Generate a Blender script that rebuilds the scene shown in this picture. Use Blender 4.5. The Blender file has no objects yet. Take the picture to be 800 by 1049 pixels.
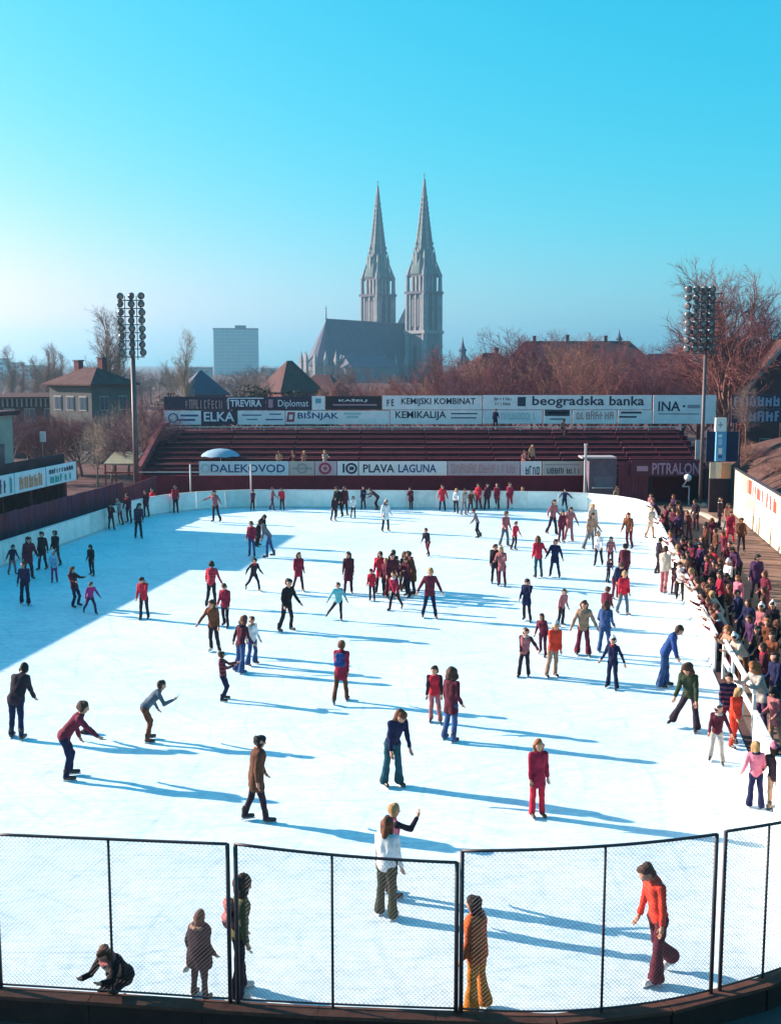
import bpy, math, random
import numpy as np
from mathutils import Vector, Matrix

R = math.radians
scene = bpy.context.scene
col = scene.collection
rnd = random.Random(7)

# ------------------------------------------------------------------ camera
CAM_H = 9.5
FPX = 1167.0                       # focal length in photo pixels (photo is 800 wide)
PITCH = math.atan(152.5 / FPX)
cam_data = bpy.data.cameras.new('camera')
cam = bpy.data.objects.new('camera', cam_data)
col.objects.link(cam)
cam.location = (0, 0, CAM_H)
cam.rotation_euler = (math.pi / 2 - PITCH, 0, 0)
cam_data.sensor_fit = 'HORIZONTAL'
cam_data.sensor_width = 36
cam_data.lens = 36 * FPX / 800
cam_data.clip_start = 0.1
cam_data.clip_end = 6000
scene.camera = cam

# ------------------------------------------------------------------ sky and sun
SUN_ELEV = R(20.5)
SUN_DIR = Vector((-0.945 * math.cos(SUN_ELEV), 0.327 * math.cos(SUN_ELEV), math.sin(SUN_ELEV))).normalized()
world = bpy.data.worlds.new('World')
scene.world = world
world.use_nodes = True
wn = world.node_tree
wn.nodes.clear()
w_out = wn.nodes.new('ShaderNodeOutputWorld')
w_bg = wn.nodes.new('ShaderNodeBackground')
w_sky = wn.nodes.new('ShaderNodeTexSky')
w_sky.sky_type = 'NISHITA'
w_sky.sun_disc = False
w_sky.sun_elevation = SUN_ELEV
w_sky.sun_rotation = math.atan2(SUN_DIR.x, SUN_DIR.y)
w_sky.altitude = 150
w_sky.air_density = 1.0
w_sky.dust_density = 1.2
w_sky.ozone_density = 3.0
# one grade for the whole sky: deep cyan where it is dark, white where it is bright
w_sep = wn.nodes.new('ShaderNodeSeparateColor')
w_com = wn.nodes.new('ShaderNodeCombineColor')
wn.links.new(w_sky.outputs[0], w_sep.inputs[0])
def wmath(op, a, b):
    n_ = wn.nodes.new('ShaderNodeMath'); n_.operation = op
    for i_, x_ in enumerate((a, b)):
        if isinstance(x_, (int, float)): n_.inputs[i_].default_value = x_
        else: wn.links.new(x_, n_.inputs[i_])
    return n_.outputs[0]
for ch, gain, gam, top in ((0, 0.027, 3.1, 7.0), (1, 1.00, 0.60, 9.0), (2, 1.48, 0.42, 8.0)):
    x_ = wmath('MULTIPLY', wmath('POWER', w_sep.outputs[ch], gam), gain)
    sh_ = wmath('POWER', wmath('ADD', wmath('POWER', wmath('DIVIDE', x_, top), 2.0), 1.0), 0.5)
    wn.links.new(wmath('DIVIDE', x_, sh_), w_com.inputs[ch])
wn.links.new(w_com.outputs[0], w_bg.inputs[0])
w_bg.inputs[1].default_value = 0.12
wn.links.new(w_bg.outputs[0], w_out.inputs[0])

sun_data = bpy.data.lights.new('sun', 'SUN')
sun_data.energy = 5.0
sun_data.angle = R(0.5)
sun_data.color = (1.0, 0.82, 0.70)
sun = bpy.data.objects.new('sun', sun_data)
col.objects.link(sun)
sun.rotation_euler = SUN_DIR.to_track_quat('Z', 'Y').to_euler()
sun.location = (-60, 40, 60)

vs = scene.view_settings
vs.view_transform = 'Standard'
vs.look = 'None'
vs.gamma = 1
vs.use_curve_mapping = False
vs.exposure = 1.6
scene.cycles.max_bounces = 5
scene.cycles.diffuse_bounces = 3
scene.cycles.glossy_bounces = 2
scene.cycles.transmission_bounces = 2
scene.cycles.volume_bounces = 0
scene.cycles.transparent_max_bounces = 8

# ------------------------------------------------------------------ placing helpers
_c, _s = math.cos(PITCH), math.sin(PITCH)
def ray(u, v):
    dx = (u - 400) / FPX
    dy = (524.5 - v) / FPX
    return dx, _c + dy * _s, -_s + dy * _c
def ground(u, v, z=0.0):
    """point of height z seen at photo coordinate (u, v)"""
    d = ray(u, v)
    t = (z - CAM_H) / d[2]
    return Vector((d[0] * t, d[1] * t, z))
def at(u, v, Y):
    """point at distance Y in front of the camera"""
    d = ray(u, v)
    t = Y / d[1]
    return Vector((d[0] * t, Y, CAM_H + d[2] * t))

# ------------------------------------------------------------------ materials
MATS = {}
def mat(name, rgb, rough=0.8, noise=0.0, nscale=6.0, bump=0.0, bscale=40.0, metal=0.0, spec=0.3, rgb2=None, stretch=None, trans=0.0):
    key = name
    if key in MATS:
        return MATS[key]
    m = bpy.data.materials.new(name)
    m.use_nodes = True
    nt = m.node_tree
    b = nt.nodes['Principled BSDF']
    b.inputs['Base Color'].default_value = (*rgb, 1)
    b.inputs['Roughness'].default_value = rough
    b.inputs['Metallic'].default_value = metal
    b.inputs['Specular IOR Level'].default_value = spec
    tc = None
    if noise > 0 or bump > 0:
        tc = nt.nodes.new('ShaderNodeTexCoord')
        mp = nt.nodes.new('ShaderNodeMapping')
        if stretch:
            mp.inputs['Scale'].default_value = stretch
        nt.links.new(tc.outputs['Object'], mp.inputs['Vector'])
    if noise > 0:
        n = nt.nodes.new('ShaderNodeTexNoise')
        n.inputs['Scale'].default_value = nscale
        n.inputs['Detail'].default_value = 6
        n.inputs['Roughness'].default_value = 0.65
        nt.links.new(mp.outputs[0], n.inputs['Vector'])
        cr = nt.nodes.new('ShaderNodeValToRGB')
        cr.color_ramp.elements[0].position = 0.3
        cr.color_ramp.elements[1].position = 0.72
        a = rgb2 if rgb2 else tuple(c * (1 - noise) for c in rgb)
        bb = rgb if rgb2 else tuple(min(1, c * (1 + noise * 0.6)) for c in rgb)
        cr.color_ramp.elements[0].color = (*a, 1)
        cr.color_ramp.elements[1].color = (*bb, 1)
        nt.links.new(n.outputs['Fac'], cr.inputs[0])
        nt.links.new(cr.outputs[0], b.inputs['Base Color'])
    if bump > 0:
        n2 = nt.nodes.new('ShaderNodeTexNoise')
        n2.inputs['Scale'].default_value = bscale
        n2.inputs['Detail'].default_value = 4
        nt.links.new(mp.outputs[0], n2.inputs['Vector'])
        bp = nt.nodes.new('ShaderNodeBump')
        bp.inputs['Strength'].default_value = bump
        bp.inputs['Distance'].default_value = 0.02
        nt.links.new(n2.outputs['Fac'], bp.inputs['Height'])
        nt.links.new(bp.outputs[0], b.inputs['Normal'])
    MATS[key] = m
    return m

# ------------------------------------------------------------------ mesh builder
class MB:
    def __init__(self):
        self.v = []
        self.f = []
    def add(self, vs_, fs_):
        o = len(self.v)
        self.v += [tuple(p) for p in vs_]
        self.f += [tuple(i + o for i in f) for f in fs_]
        return self
    def box(self, c, s, rz=0.0, M=None):
        hx, hy, hz = s[0] / 2, s[1] / 2, s[2] / 2
        pts = [Vector((x, y, z)) for z in (-hz, hz) for y in (-hy, hy) for x in (-hx, hx)]
        if M is None:
            M = Matrix.Rotation(rz, 4, 'Z')
        pts = [M @ p + Vector(c) for p in pts]
        return self.add(pts, [(0, 2, 3, 1), (4, 5, 7, 6), (0, 1, 5, 4), (2, 6, 7, 3), (0, 4, 6, 2), (1, 3, 7, 5)])
    def bar(self, a, b, w, h=None):
        """rectangular bar from a to b, w across, h up"""
        a, b = Vector(a), Vector(b)
        h = h or w
        d = (b - a)
        L = d.length
        d.normalize()
        up = Vector((0, 0, 1)) if abs(d.z) < 0.95 else Vector((0, 1, 0))
        s = d.cross(up).normalized()
        u = s.cross(d).normalized()
        pts = []
        for q in (a, b):
            for i, j in ((-1, -1), (1, -1), (1, 1), (-1, 1)):
                pts.append(q + s * (i * w / 2) + u * (j * h / 2))
        return self.add(pts, [(3, 2, 1, 0), (4, 5, 6, 7), (0, 1, 5, 4), (1, 2, 6, 5), (2, 3, 7, 6), (3, 0, 4, 7)])
    def tube(self, a, b, r1, r2=None, n=10, cap=True):
        a, b = Vector(a), Vector(b)
        r2 = r1 if r2 is None else r2
        d = (b - a).normalized()
        up = Vector((0, 0, 1)) if abs(d.z) < 0.95 else Vector((0, 1, 0))
        s = d.cross(up).normalized()
        u = s.cross(d).normalized()
        pts = []
        for q, r in ((a, r1), (b, r2)):
            for i in range(n):
                t = 2 * math.pi * i / n
                pts.append(q + s * (math.cos(t) * r) + u * (math.sin(t) * r))
        fs = [(i, (i + 1) % n, n + (i + 1) % n, n + i) for i in range(n)]
        if cap:
            fs += [tuple(range(n))[::-1], tuple(range(n, 2 * n))]
        return self.add(pts, fs)
    def path(self, pts, r, n=8):
        """round tube swept along a polyline"""
        pts = [Vector(p) for p in pts]
        rings = []
        for i, p in enumerate(pts):
            d = (pts[min(i + 1, len(pts) - 1)] - pts[max(i - 1, 0)]).normalized()
            up = Vector((0, 0, 1)) if abs(d.z) < 0.95 else Vector((0, 1, 0))
            s = d.cross(up).normalized(); u = s.cross(d).normalized()
            rings.append([p + s * (math.cos(2 * math.pi * k / n) * r) + u * (math.sin(2 * math.pi * k / n) * r) for k in range(n)])
        return self.loft(rings)
    def prism(self, poly, z0, z1):
        n = len(poly)
        pts = [(p[0], p[1], z0) for p in poly] + [(p[0], p[1], z1) for p in poly]
        fs = [(i, (i + 1) % n, n + (i + 1) % n, n + i) for i in range(n)] + [tuple(range(n))[::-1], tuple(range(n, 2 * n))]
        return self.add(pts, fs)
    def loft(self, rings, cap=True):
        n = len(rings[0])
        pts = [p for r in rings for p in r]
        fs = []
        for k in range(len(rings) - 1):
            fs += [(k * n + i, k * n + (i + 1) % n, (k + 1) * n + (i + 1) % n, (k + 1) * n + i) for i in range(n)]
        if cap:
            fs += [tuple(range(n))[::-1], tuple((len(rings) - 1) * n + i for i in range(n))]
        return self.add(pts, fs)
    def mesh(self, name, smooth=False):
        me = bpy.data.meshes.new(name)
        me.from_pydata(self.v, [], self.f)
        if smooth:
            me.polygons.foreach_set('use_smooth', [True] * len(me.polygons))
        me.update()
        return me
    def build(self, name, m, parent=None, smooth=False, loc=None):
        o = bpy.data.objects.new(name, self.mesh(name, smooth))
        if m is not None:
            o.data.materials.append(m)
        col.objects.link(o)
        if parent is not None:
            o.parent = parent
            if parent.get('wl'):                  # parts of this thing are written in world coordinates
                o.matrix_parent_inverse = parent.matrix_basis.inverted()
        if loc is not None:
            o.location = loc
        return o

def tag(o, label=None, cat=None, group=None, kind=None):
    if label: o['label'] = label
    if cat: o['category'] = cat
    if group: o['group'] = group
    if kind: o['kind'] = kind
    return o
def thing(name, label, cat, loc=(0, 0, 0), rz=0.0, group=None, wl=False):
    o = bpy.data.objects.new(name, None)
    o.empty_display_size = 0.2
    col.objects.link(o)
    o.location = loc
    o.rotation_euler = (0, 0, rz)
    if wl:
        o['wl'] = 1
        bpyM = Matrix.Translation(Vector(loc)) @ Matrix.Rotation(rz, 4, 'Z')
        o.matrix_basis = bpyM
    return tag(o, label, cat, group)
def child(name, me, parent, loc=(0, 0, 0), rot=(0, 0, 0), scale=(1, 1, 1)):
    o = bpy.data.objects.new(name, me)
    col.objects.link(o)
    o.parent = parent
    o.location, o.rotation_euler, o.scale = loc, rot, scale
    return o
def copy_tree(o, parent=None):
    c = o.copy()
    col.objects.link(c)
    c.parent = parent
    for ch in o.children:
        copy_tree(ch, c)
    return c

TEXTS = {}
def text_mesh(s, bold=0.0):
    """unit-box mesh of the lettering: x 0..1, z 0..1, thin in y"""
    k = (s, bold)
    if k in TEXTS:
        return TEXTS[k]
    cu = bpy.data.curves.new('lettering', 'FONT')
    cu.body = s
    cu.extrude = 0.0
    cu.offset = bold
    cu.resolution_u = 2
    o = bpy.data.objects.new('lettering', cu)
    me = bpy.data.meshes.new_from_object(o)
    n = len(me.vertices)
    a = np.zeros(n * 3)
    me.vertices.foreach_get('co', a)
    a = a.reshape(n, 3)
    lo, hi = a.min(0), a.max(0)
    fs = [tuple(p.vertices) for p in me.polygons]
    b = np.zeros_like(a)
    b[:, 0] = (a[:, 0] - lo[0]) / max(hi[0] - lo[0], 1e-6)
    b[:, 2] = (a[:, 1] - lo[1]) / max(hi[1] - lo[1], 1e-6)
    bpy.data.objects.remove(o)
    bpy.data.meshes.remove(me)
    TEXTS[k] = (b, fs)
    return TEXTS[k]
def lettering(s, p0, p1, z0, z1, m, parent, out=(0, -1, 0), off=0.012, bold=0.0, name='lettering'):
    """flat letters on a vertical board between ground points p0 and p1 (x, y)"""
    b, fs = text_mesh(s, bold)
    p0, p1 = np.array(p0[:2]), np.array(p1[:2])
    o = np.array(out[:2]) * off
    mb = MB()
    xy = p0 + np.outer(b[:, 0], p1 - p0) + o
    z = z0 + b[:, 2] * (z1 - z0)
    mb.add([(xy[i, 0], xy[i, 1], z[i]) for i in range(len(b))], fs)
    return mb.build(name, m, parent)

def faint_print(p0, p1, z0, z1, m, parent, out=(0, -1, 0), off=0.012, n=8, seed=0, weight=0.16):
    """lettering too blurred to read: a row of irregular strokes"""
    g = random.Random(seed)
    p0, p1 = np.array(p0[:2]), np.array(p1[:2])
    o = np.array(out[:2]) * off
    mb = MB()
    def rect_(a0, a1, b0, b1):
        q = []
        for f, h in ((a0, b0), (a1, b0), (a1, b1), (a0, b1)):
            xy = p0 + (p1 - p0) * f + o
            q.append((xy[0], xy[1], z0 + (z1 - z0) * h))
        mb.add(q, [(0, 1, 2, 3)])
    for k in range(n):
        c, w = (k + 0.06) / n, 0.80 / n
        t = w * weight * 1.8
        top = g.uniform(0.82, 1.0)
        rect_(c, c + t, 0, top)
        if g.random() < 0.6: rect_(c + w - t, c + w, 0, top * g.uniform(0.7, 1))
        for h in (0.0, 0.45, 0.84):
            if g.random() < 0.5: rect_(c + t, c + w - t, h * top, h * top + weight)
    r = mb.build('faint_print', m, parent)
    r['kind'] = 'stuff'
    return r
# ------------------------------------------------------------------ ground and ice
def fillet(poly, radii, n=12):
    out = []
    N = len(poly)
    for i in range(N):
        p = Vector(poly[i]); a = Vector(poly[i - 1]); b = Vector(poly[(i + 1) % N])
        r = radii[i]
        u, w = (a - p).normalized(), (b - p).normalized()
        ang = u.angle(w)
        t = r / math.tan(ang / 2)
        c = p + (u + w).normalized() * (r / math.sin(ang / 2))
        s, e = p + u * t, p + w * t
        a0 = math.atan2(*(s - c).yx); a1 = math.atan2(*(e - c).yx)
        d = (a1 - a0 + math.pi) % (2 * math.pi) - math.pi
        for k in range(n + 1):
            q = a0 + d * k / n
            out.append(c + Vector((math.cos(q), math.sin(q))) * r)
    return out
def right_x(Y): return 8.16 + 0.167 * (Y - 23.4)
def left_x(Y): return -18.25 + 0.16 * (Y - 52.5)
NR, FR, FL, NL = (6.75, 14.62), (16.45, 73.4), (-14.7, 75.3), (-23.9, 17.0)
RINK = fillet([NR, FR, FL, NL], [5.2, 6.0, 7.5, 6.0])

m_ground = mat('trodden_earth', (0.12, 0.065, 0.065), 0.95, 0.45, 0.35, 0.3, 9, spec=0.1)
tag(MB().add([(-2500, -300, -0.02), (2500, -300, -0.02), (2500, 4200, -0.02), (-2500, 4200, -0.02)], [(0, 1, 2, 3)]).build('ground', m_ground), kind='structure')

def ice_material():
    m = bpy.data.materials.new('skated_ice')
    m.use_nodes = True
    nt = m.node_tree
    b = nt.nodes['Principled BSDF']
    b.inputs['Roughness'].default_value = 0.55
    b.inputs['Specular IOR Level'].default_value = 0.18
    tc = nt.nodes.new('ShaderNodeTexCoord')
    def noise(scale, detail, stretch=None, rough=0.6, rot=0):
        mp = nt.nodes.new('ShaderNodeMapping')
        if stretch: mp.inputs['Scale'].default_value = stretch
        mp.inputs['Rotation'].default_value = (0, 0, rot)
        nt.links.new(tc.outputs['Object'], mp.inputs[0])
        n = nt.nodes.new('ShaderNodeTexNoise')
        n.inputs['Scale'].default_value = scale
        n.inputs['Detail'].default_value = detail
        n.inputs['Roughness'].default_value = rough
        nt.links.new(mp.outputs[0], n.inputs['Vector'])
        return n.outputs['Fac']
    def ramp(fac, p0, c0, p1, c1):
        r = nt.nodes.new('ShaderNodeValToRGB')
        r.color_ramp.elements[0].position = p0; r.color_ramp.elements[0].color = (*c0, 1)
        r.color_ramp.elements[1].position = p1; r.color_ramp.elements[1].color = (*c1, 1)
        nt.links.new(fac, r.inputs[0])
        return r.outputs[0]
    def mul(a, c):
        x = nt.nodes.new('ShaderNodeMixRGB'); x.blend_type = 'MULTIPLY'; x.inputs[0].default_value = 1
        nt.links.new(a, x.inputs[1]); nt.links.new(c, x.inputs[2])
        return x.outputs[0]
    big = ramp(noise(0.14, 6), 0.35, (0.64, 0.82, 0.86), 0.65, (0.75, 0.89, 0.91))
    speck = ramp(noise(4.2, 10, rough=0.85), 0.38, (0.78, 0.80, 0.88), 0.54, (1, 1, 1))
    patch = ramp(noise(0.7, 8, rough=0.75), 0.36, (0.86, 0.87, 0.93), 0.56, (1, 1, 1))
    c = mul(mul(big, speck), patch)
    for sc_, st_, ro_, lo_ in ((2.2, (0.22, 7, 1), 0.30, 0.83), (2.6, (0.26, 8, 1), -0.75, 0.85), (2.0, (0.20, 6, 1), 1.35, 0.86), (5.0, (0.30, 9, 1), 0.9, 0.86)):
        c = mul(c, ramp(noise(sc_, 5, st_, 0.7, ro_), 0.36, (lo_, lo_ + 0.02, lo_ + 0.05), 0.47, (1, 1, 1)))
    # long curved blade marks, broken up by a noise mask
    for (ox, oy), sc_, ds_, sd_ in (((31, -42), 0.33, 26.0, 0.5), ((-49, 24), 0.29, 31.0, 0.8), ((44, 78), 0.36, 24.0, 0.35)):
        mp = nt.nodes.new('ShaderNodeMapping'); mp.inputs['Location'].default_value = (-ox, -oy, 0)
        nt.links.new(tc.outputs['Object'], mp.inputs[0])
        wv = nt.nodes.new('ShaderNodeTexWave'); wv.wave_type = 'RINGS'; wv.rings_direction = 'Z'
        wv.inputs['Scale'].default_value = sc_; wv.inputs['Distortion'].default_value = ds_; wv.inputs['Detail'].default_value = 3; wv.inputs['Detail Scale'].default_value = 0.12
        nt.links.new(mp.outputs[0], wv.inputs['Vector'])
        line = ramp(wv.outputs['Fac'], 0.004, (0.86, 0.88, 0.92), 0.03, (1, 1, 1))
        mx = nt.nodes.new('ShaderNodeMixRGB'); mx.inputs[1].default_value = (1, 1, 1, 1)
        nt.links.new(ramp(noise(sd_, 4, rot=sd_ * 3), 0.44, (0, 0, 0), 0.60, (1, 1, 1)), mx.inputs[0])
        nt.links.new(line, mx.inputs[2])
        c = mul(c, mx.outputs[0])
    nt.links.new(c, b.inputs['Base Color'])
    bp = nt.nodes.new('ShaderNodeBump')
    bp.inputs['Strength'].default_value = 0.5
    bp.inputs['Distance'].default_value = 0.015
    nt.links.new(noise(7.0, 8, rough=0.75), bp.inputs['Height'])
    nt.links.new(bp.outputs[0], b.inputs['Normal'])
    return m
ice_mb = MB().add([(p.x, p.y, 0.0) for p in RINK], [tuple(range(len(RINK)))])
tag(ice_mb.build('ice', ice_material()), kind='structure')

# paved walkway beyond the right boards and the far end
m_walk = mat('worn_concrete', (0.20, 0.125, 0.095), 0.9, 0.35, 0.8, 0.25, 14, spec=0.15)
walk = MB()
wy = [16, 30, 45, 60, 70, 76]
pts = [(right_x(y) + 0.3, y, -0.008) for y in wy] + [(right_x(y) + 6.3, y, -0.008) for y in reversed(wy)]
walk.add(pts, [tuple(range(len(pts)))])
tag(walk.build('walkway', m_walk), kind='structure')
m_kerb = mat('pale_concrete', (0.50, 0.42, 0.33), 0.9, 0.25, 2.0, 0.2, 20, spec=0.15)
kb = MB()
arc = [ground(u, v) for u, v in ((692, 524), (706, 524), (722, 528), (736, 536), (745, 545))]
for i in range(len(arc) - 1):
    kb.bar(arc[i] + Vector((0, 0, 0.06)), arc[i + 1] + Vector((0, 0, 0.06)), 0.35, 0.14)
tag(kb.build('kerb', m_kerb), kind='structure')

# ------------------------------------------------------------------ rink boards
m_board = mat('white_board_paint', (0.82, 0.81, 0.76), 0.55, 0.16, 1.3, 0.1, 12, spec=0.3)
m_board_b = mat('scuffed_board_paint', (0.72, 0.73, 0.68), 0.6, 0.25, 1.6, 0.1, 12, spec=0.3)
m_cap = mat('cap_rail_paint', (0.66, 0.66, 0.64), 0.5, 0.15, 3)
m_kick = mat('kick_strip', (0.50, 0.55, 0.55), 0.6, 0.25, 3)
def resample(pts, step):
    d = [0]
    for i in range(1, len(pts)):
        d.append(d[-1] + (pts[i] - pts[i - 1]).length)
    n = max(1, round(d[-1] / step))
    out = []
    j = 0
    for k in range(n + 1):
        t = d[-1] * k / n
        while j < len(pts) - 2 and d[j + 1] < t:
            j += 1
        w = (t - d[j]) / max(1e-9, d[j + 1] - d[j])
        out.append(pts[j].lerp(pts[j + 1], w))
    return out
# the outline runs NR -> FR -> FL -> NL; the near edge carries the mesh fence instead
N1 = 13
seq = [p.copy() for p in RINK[N1 - 5:4 * N1]]          # right side, far end, left side
seg = resample(seq, 2.0)
boards = thing('rink_boards', 'white painted timber boards curving around the ice', 'rink boards', (seg[0].x, seg[0].y, 0), wl=True)
for i in range(len(seg) - 1):
    a, b = seg[i], seg[i + 1]
    mid = (a + b) / 2
    on_right = mid.x > 0 and mid.y < 66
    if on_right and 27.2 < mid.y < 33.6:
        continue                                         # gate opening towards the walkway
    d = (b - a).normalized()
    nrm = Vector((d.y, -d.x))                            # outward
    o = nrm * 0.05
    A = Vector((a.x + o.x, a.y + o.y, 0)) + Vector((d.x, d.y, 0)) * 0.012
    B = Vector((b.x + o.x, b.y + o.y, 0)) - Vector((d.x, d.y, 0)) * 0.012
    mb = MB().bar(A + Vector((0, 0, 0.62)), B + Vector((0, 0, 0.62)), 0.06, 1.06)
    mb.build('board_panel', m_board if rnd.random() < 0.6 else m_board_b, boards)
    MB().bar(A + Vector((0, 0, 1.18)), B + Vector((0, 0, 1.18)), 0.11, 0.06).build('cap_rail', m_cap, boards)
    MB().bar(A + Vector((0, 0, 0.045)) - Vector((o.x, o.y, 0)) * 0.4, B + Vector((0, 0, 0.045)) - Vector((o.x, o.y, 0)) * 0.4, 0.09, 0.09).build('kick_strip', m_kick, boards)
    q = Vector((b.x + nrm.x * 0.14, b.y + nrm.y * 0.14, 0))
    MB().bar(q, q + Vector((0, 0, 1.12)), 0.08, 0.08).build('back_post', m_cap, boards)
# white handrail beside the gate opening
rail = thing('handrail', 'white tubular handrail beside the gate gap in the rink boards', 'handrail', (right_x(33) + 0.25, 33, 0), wl=True)
ra = Vector((right_x(33.6) + 0.22, 33.6, 0)); rb = Vector((right_x(28.2) + 0.32, 28.2, 0))
for h in (1.18, 0.62):
    MB().bar(ra + Vector((0, 0, h)), rb + Vector((0, 0, h)), 0.09, 0.12).build('rail', m_board, rail)
for k in range(4):
    q = ra.lerp(rb, k / 3)
    MB().bar(q, q + Vector((0, 0, 1.12)), 0.08, 0.08).build('post', m_board, rail)

# ------------------------------------------------------------------ near wall and chain-link fence
m_darkwood = mat('dark_timber', (0.035, 0.016, 0.014), 0.7, 0.4, 3, 0.2, 20, spec=0.25)
m_sill = mat('worn_timber_sill', (0.10, 0.04, 0.028), 0.7, 0.4, 4, 0.2, 20, spec=0.25)
WALL_Z = 0.40
base_px = [(-330, 985), (-160, 1000), (1, 1012), (119, 1019), (237, 1027), (341, 1032.5), (468, 1037), (545, 1040), (616, 1037), (680, 1027.5), (727, 1018), (777, 1003), (850, 972)]
near_line = [ground(u, v, WALL_Z).xy for u, v in base_px]
dense = []
for i in range(len(near_line) - 1):
    p0 = near_line[max(0, i - 1)]; p1 = near_line[i]; p2 = near_line[i + 1]; p3 = near_line[min(len(near_line) - 1, i + 2)]
    for k in range(6):
        t = k / 6
        dense.append(0.5 * ((2 * p1) + (p2 - p0) * t + (2 * p0 - 5 * p1 + 4 * p2 - p3) * t * t + (3 * p1 - p0 - 3 * p2 + p3) * t ** 3))
dense.append(near_line[-1])
near_wall = thing('kerb_wall', 'low dark timber wall carrying the chain link fence', 'wall', (dense[30].x, dense[30].y, 0), wl=True)
wseg = resample([d.copy() for d in dense], 1.6)
for i in range(len(wseg) - 1):
    a, b = wseg[i], wseg[i + 1]
    d = (b - a).normalized()
    n = Vector((d.y, -d.x)) * 0.10
    A = Vector((a.x + n.x, a.y + n.y, 0)); B = Vector((b.x + n.x, b.y + n.y, 0))
    e = Vector((d.x, d.y, 0)) * 0.006
    MB().bar(A + e + Vector((0, 0, 0.16)), B - e + Vector((0, 0, 0.16)), 0.18, 0.36).build('plank', m_darkwood, near_wall)
    MB().bar(A - e + Vector((0, 0, 0.37)), B + e + Vector((0, 0, 0.37)), 0.26, 0.055).build('sill', m_sill, near_wall)

m_post = mat('dark_steel_tube', (0.045, 0.035, 0.04), 0.5, 0.3, 8, spec=0.4)
m_wire = mat('galvanised_wire', (0.045, 0.036, 0.048), 0.6, metal=0.0, spec=0.4)
def fence_panel(ends, mid, label, extra_mid=True):
    """ends: ((u, v_top, v_bottom), (u, v_top, v_bottom)); the panel follows the bend of the wall"""
    (u0, t0, b0), (u1, t1, b1) = ends
    P0, P1 = ground(u0, b0, WALL_Z), ground(u1, b1, WALL_Z)
    Z0, Z1 = at(u0, t0, P0.y).z, at(u1, t1, P1.y).z
    um, tm, bm = mid
    PM = ground(um, bm, WALL_Z)
    ZM = at(um, tm, PM.y).z
    L0 = (PM.xy - P0.xy).length; L1 = (P1.xy - PM.xy).length
    tmid = L0 / (L0 + L1)
    def q(t, A, M_, B):                         # quadratic through the middle post
        l0 = (t - tmid) * (t - 1) / (tmid)
        l1 = t * (t - 1) / (tmid * (tmid - 1))
        l2 = t * (t - tmid) / (1 - tmid)
        return A * l0 + M_ * l1 + B * l2
    def pos(t):
        p = q(t, P0, PM, P1)
        return Vector((p.x, p.y, 0))
    def top(t): return q(t, Z0, ZM, Z1)
    L = L0 + L1
    r = thing('chain_link_panel', label, 'fence', (P0.x, P0.y, WALL_Z), wl=True, group='chain link panels along the near edge')
    zb = WALL_Z + 0.05
    for t, rad in ((0.0, 0.032), (tmid, 0.02), (1.0, 0.032)):
        p = pos(t)
        MB().tube((p.x, p.y, WALL_Z - 0.05), (p.x, p.y, top(t)), rad, n=8).build('post', m_post, r, True)
    for nm, fz, rad in (('top_rail', top, 0.024), ('bottom_rail', lambda t: zb, 0.016)):
        mb = MB()
        pl = []
        for k in range(13):
            a = pos(k / 12)
            pl.append((a.x, a.y, fz(k / 12)))
        mb.path(pl, rad, 8)
        mb.build(nm, m_post, r, True)
    # diagonal wires, both ways
    segs = []
    pitch = 0.064
    hmax = max(Z0, Z1, ZM) - zb
    for sgn in (1, -1):
        s0 = -hmax if sgn > 0 else 0.0
        s1 = L if sgn > 0 else L + hmax
        k = s0
        while k < s1:
            prev = None
            for j in range(15):
                h = hmax * j / 14
                s = k + sgn * h
                t = s / L
                ok = 0 <= t <= 1 and zb + h <= top(t)
                if not ok and not prev and j < 14:
                    # enters between this step and the next: start exactly at the panel edge
                    h2 = hmax * (j + 1) / 14
                    t2 = (k + sgn * h2) / L
                    if 0 <= t2 <= 1 and zb + h2 <= top(t2):
                        te = 0.0 if sgn > 0 else 1.0
                        he = (te * L - k) * sgn
                        p = pos(te)
                        prev = (p.x, p.y, zb + max(0, he))
                        continue
                if ok:
                    p = pos(t)
                    cur = (p.x, p.y, zb + h)
                    if prev: segs.append((prev, cur))
                    prev = cur
                elif prev:                              # leaves: end on the top rail or the end post
                    hl = hmax * (j - 1) / 14
                    lo_, hi_ = hl, h
                    for _ in range(12):
                        md = (lo_ + hi_) / 2
                        tm_ = (k + sgn * md) / L
                        if 0 <= tm_ <= 1 and zb + md <= top(tm_): lo_ = md
                        else: hi_ = md
                    p = pos((k + sgn * lo_) / L)
                    segs.append((prev, (p.x, p.y, zb + lo_)))
                    prev = None
            k += pitch * rnd.uniform(0.93, 1.07)
    mb = MB()
    for a, b in segs:
        mb.tube(a, b, 0.0026, n=3, cap=False)
    o = mb.build('wire_mesh', m_wire, r)
    o['kind'] = 'stuff'
    return r
fence_panel(((-235, 850, 994), (-6, 854.5, 1011.5)), (-120, 852, 1003), 'chain link fence panel at the far left end of the near edge')
fence_panel(((1, 855, 1012), (236, 865, 1027)), (116, 860, 1019), 'chain link fence panel behind the child in the dark coat')
fence_panel(((244, 865, 1027.5), (467, 884, 1037)), (341, 876, 1032.5), 'chain link fence panel in front of the pair in white and pink')
fence_panel(((472, 872, 1037.2), (728, 855, 1018)), (616, 867, 1037), 'bowed chain link fence panel beside the skater in orange')
fence_panel(((737, 852, 1015), (870, 826, 963)), (781, 845, 1002), 'chain link fence panel turning up the right corner')
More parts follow.
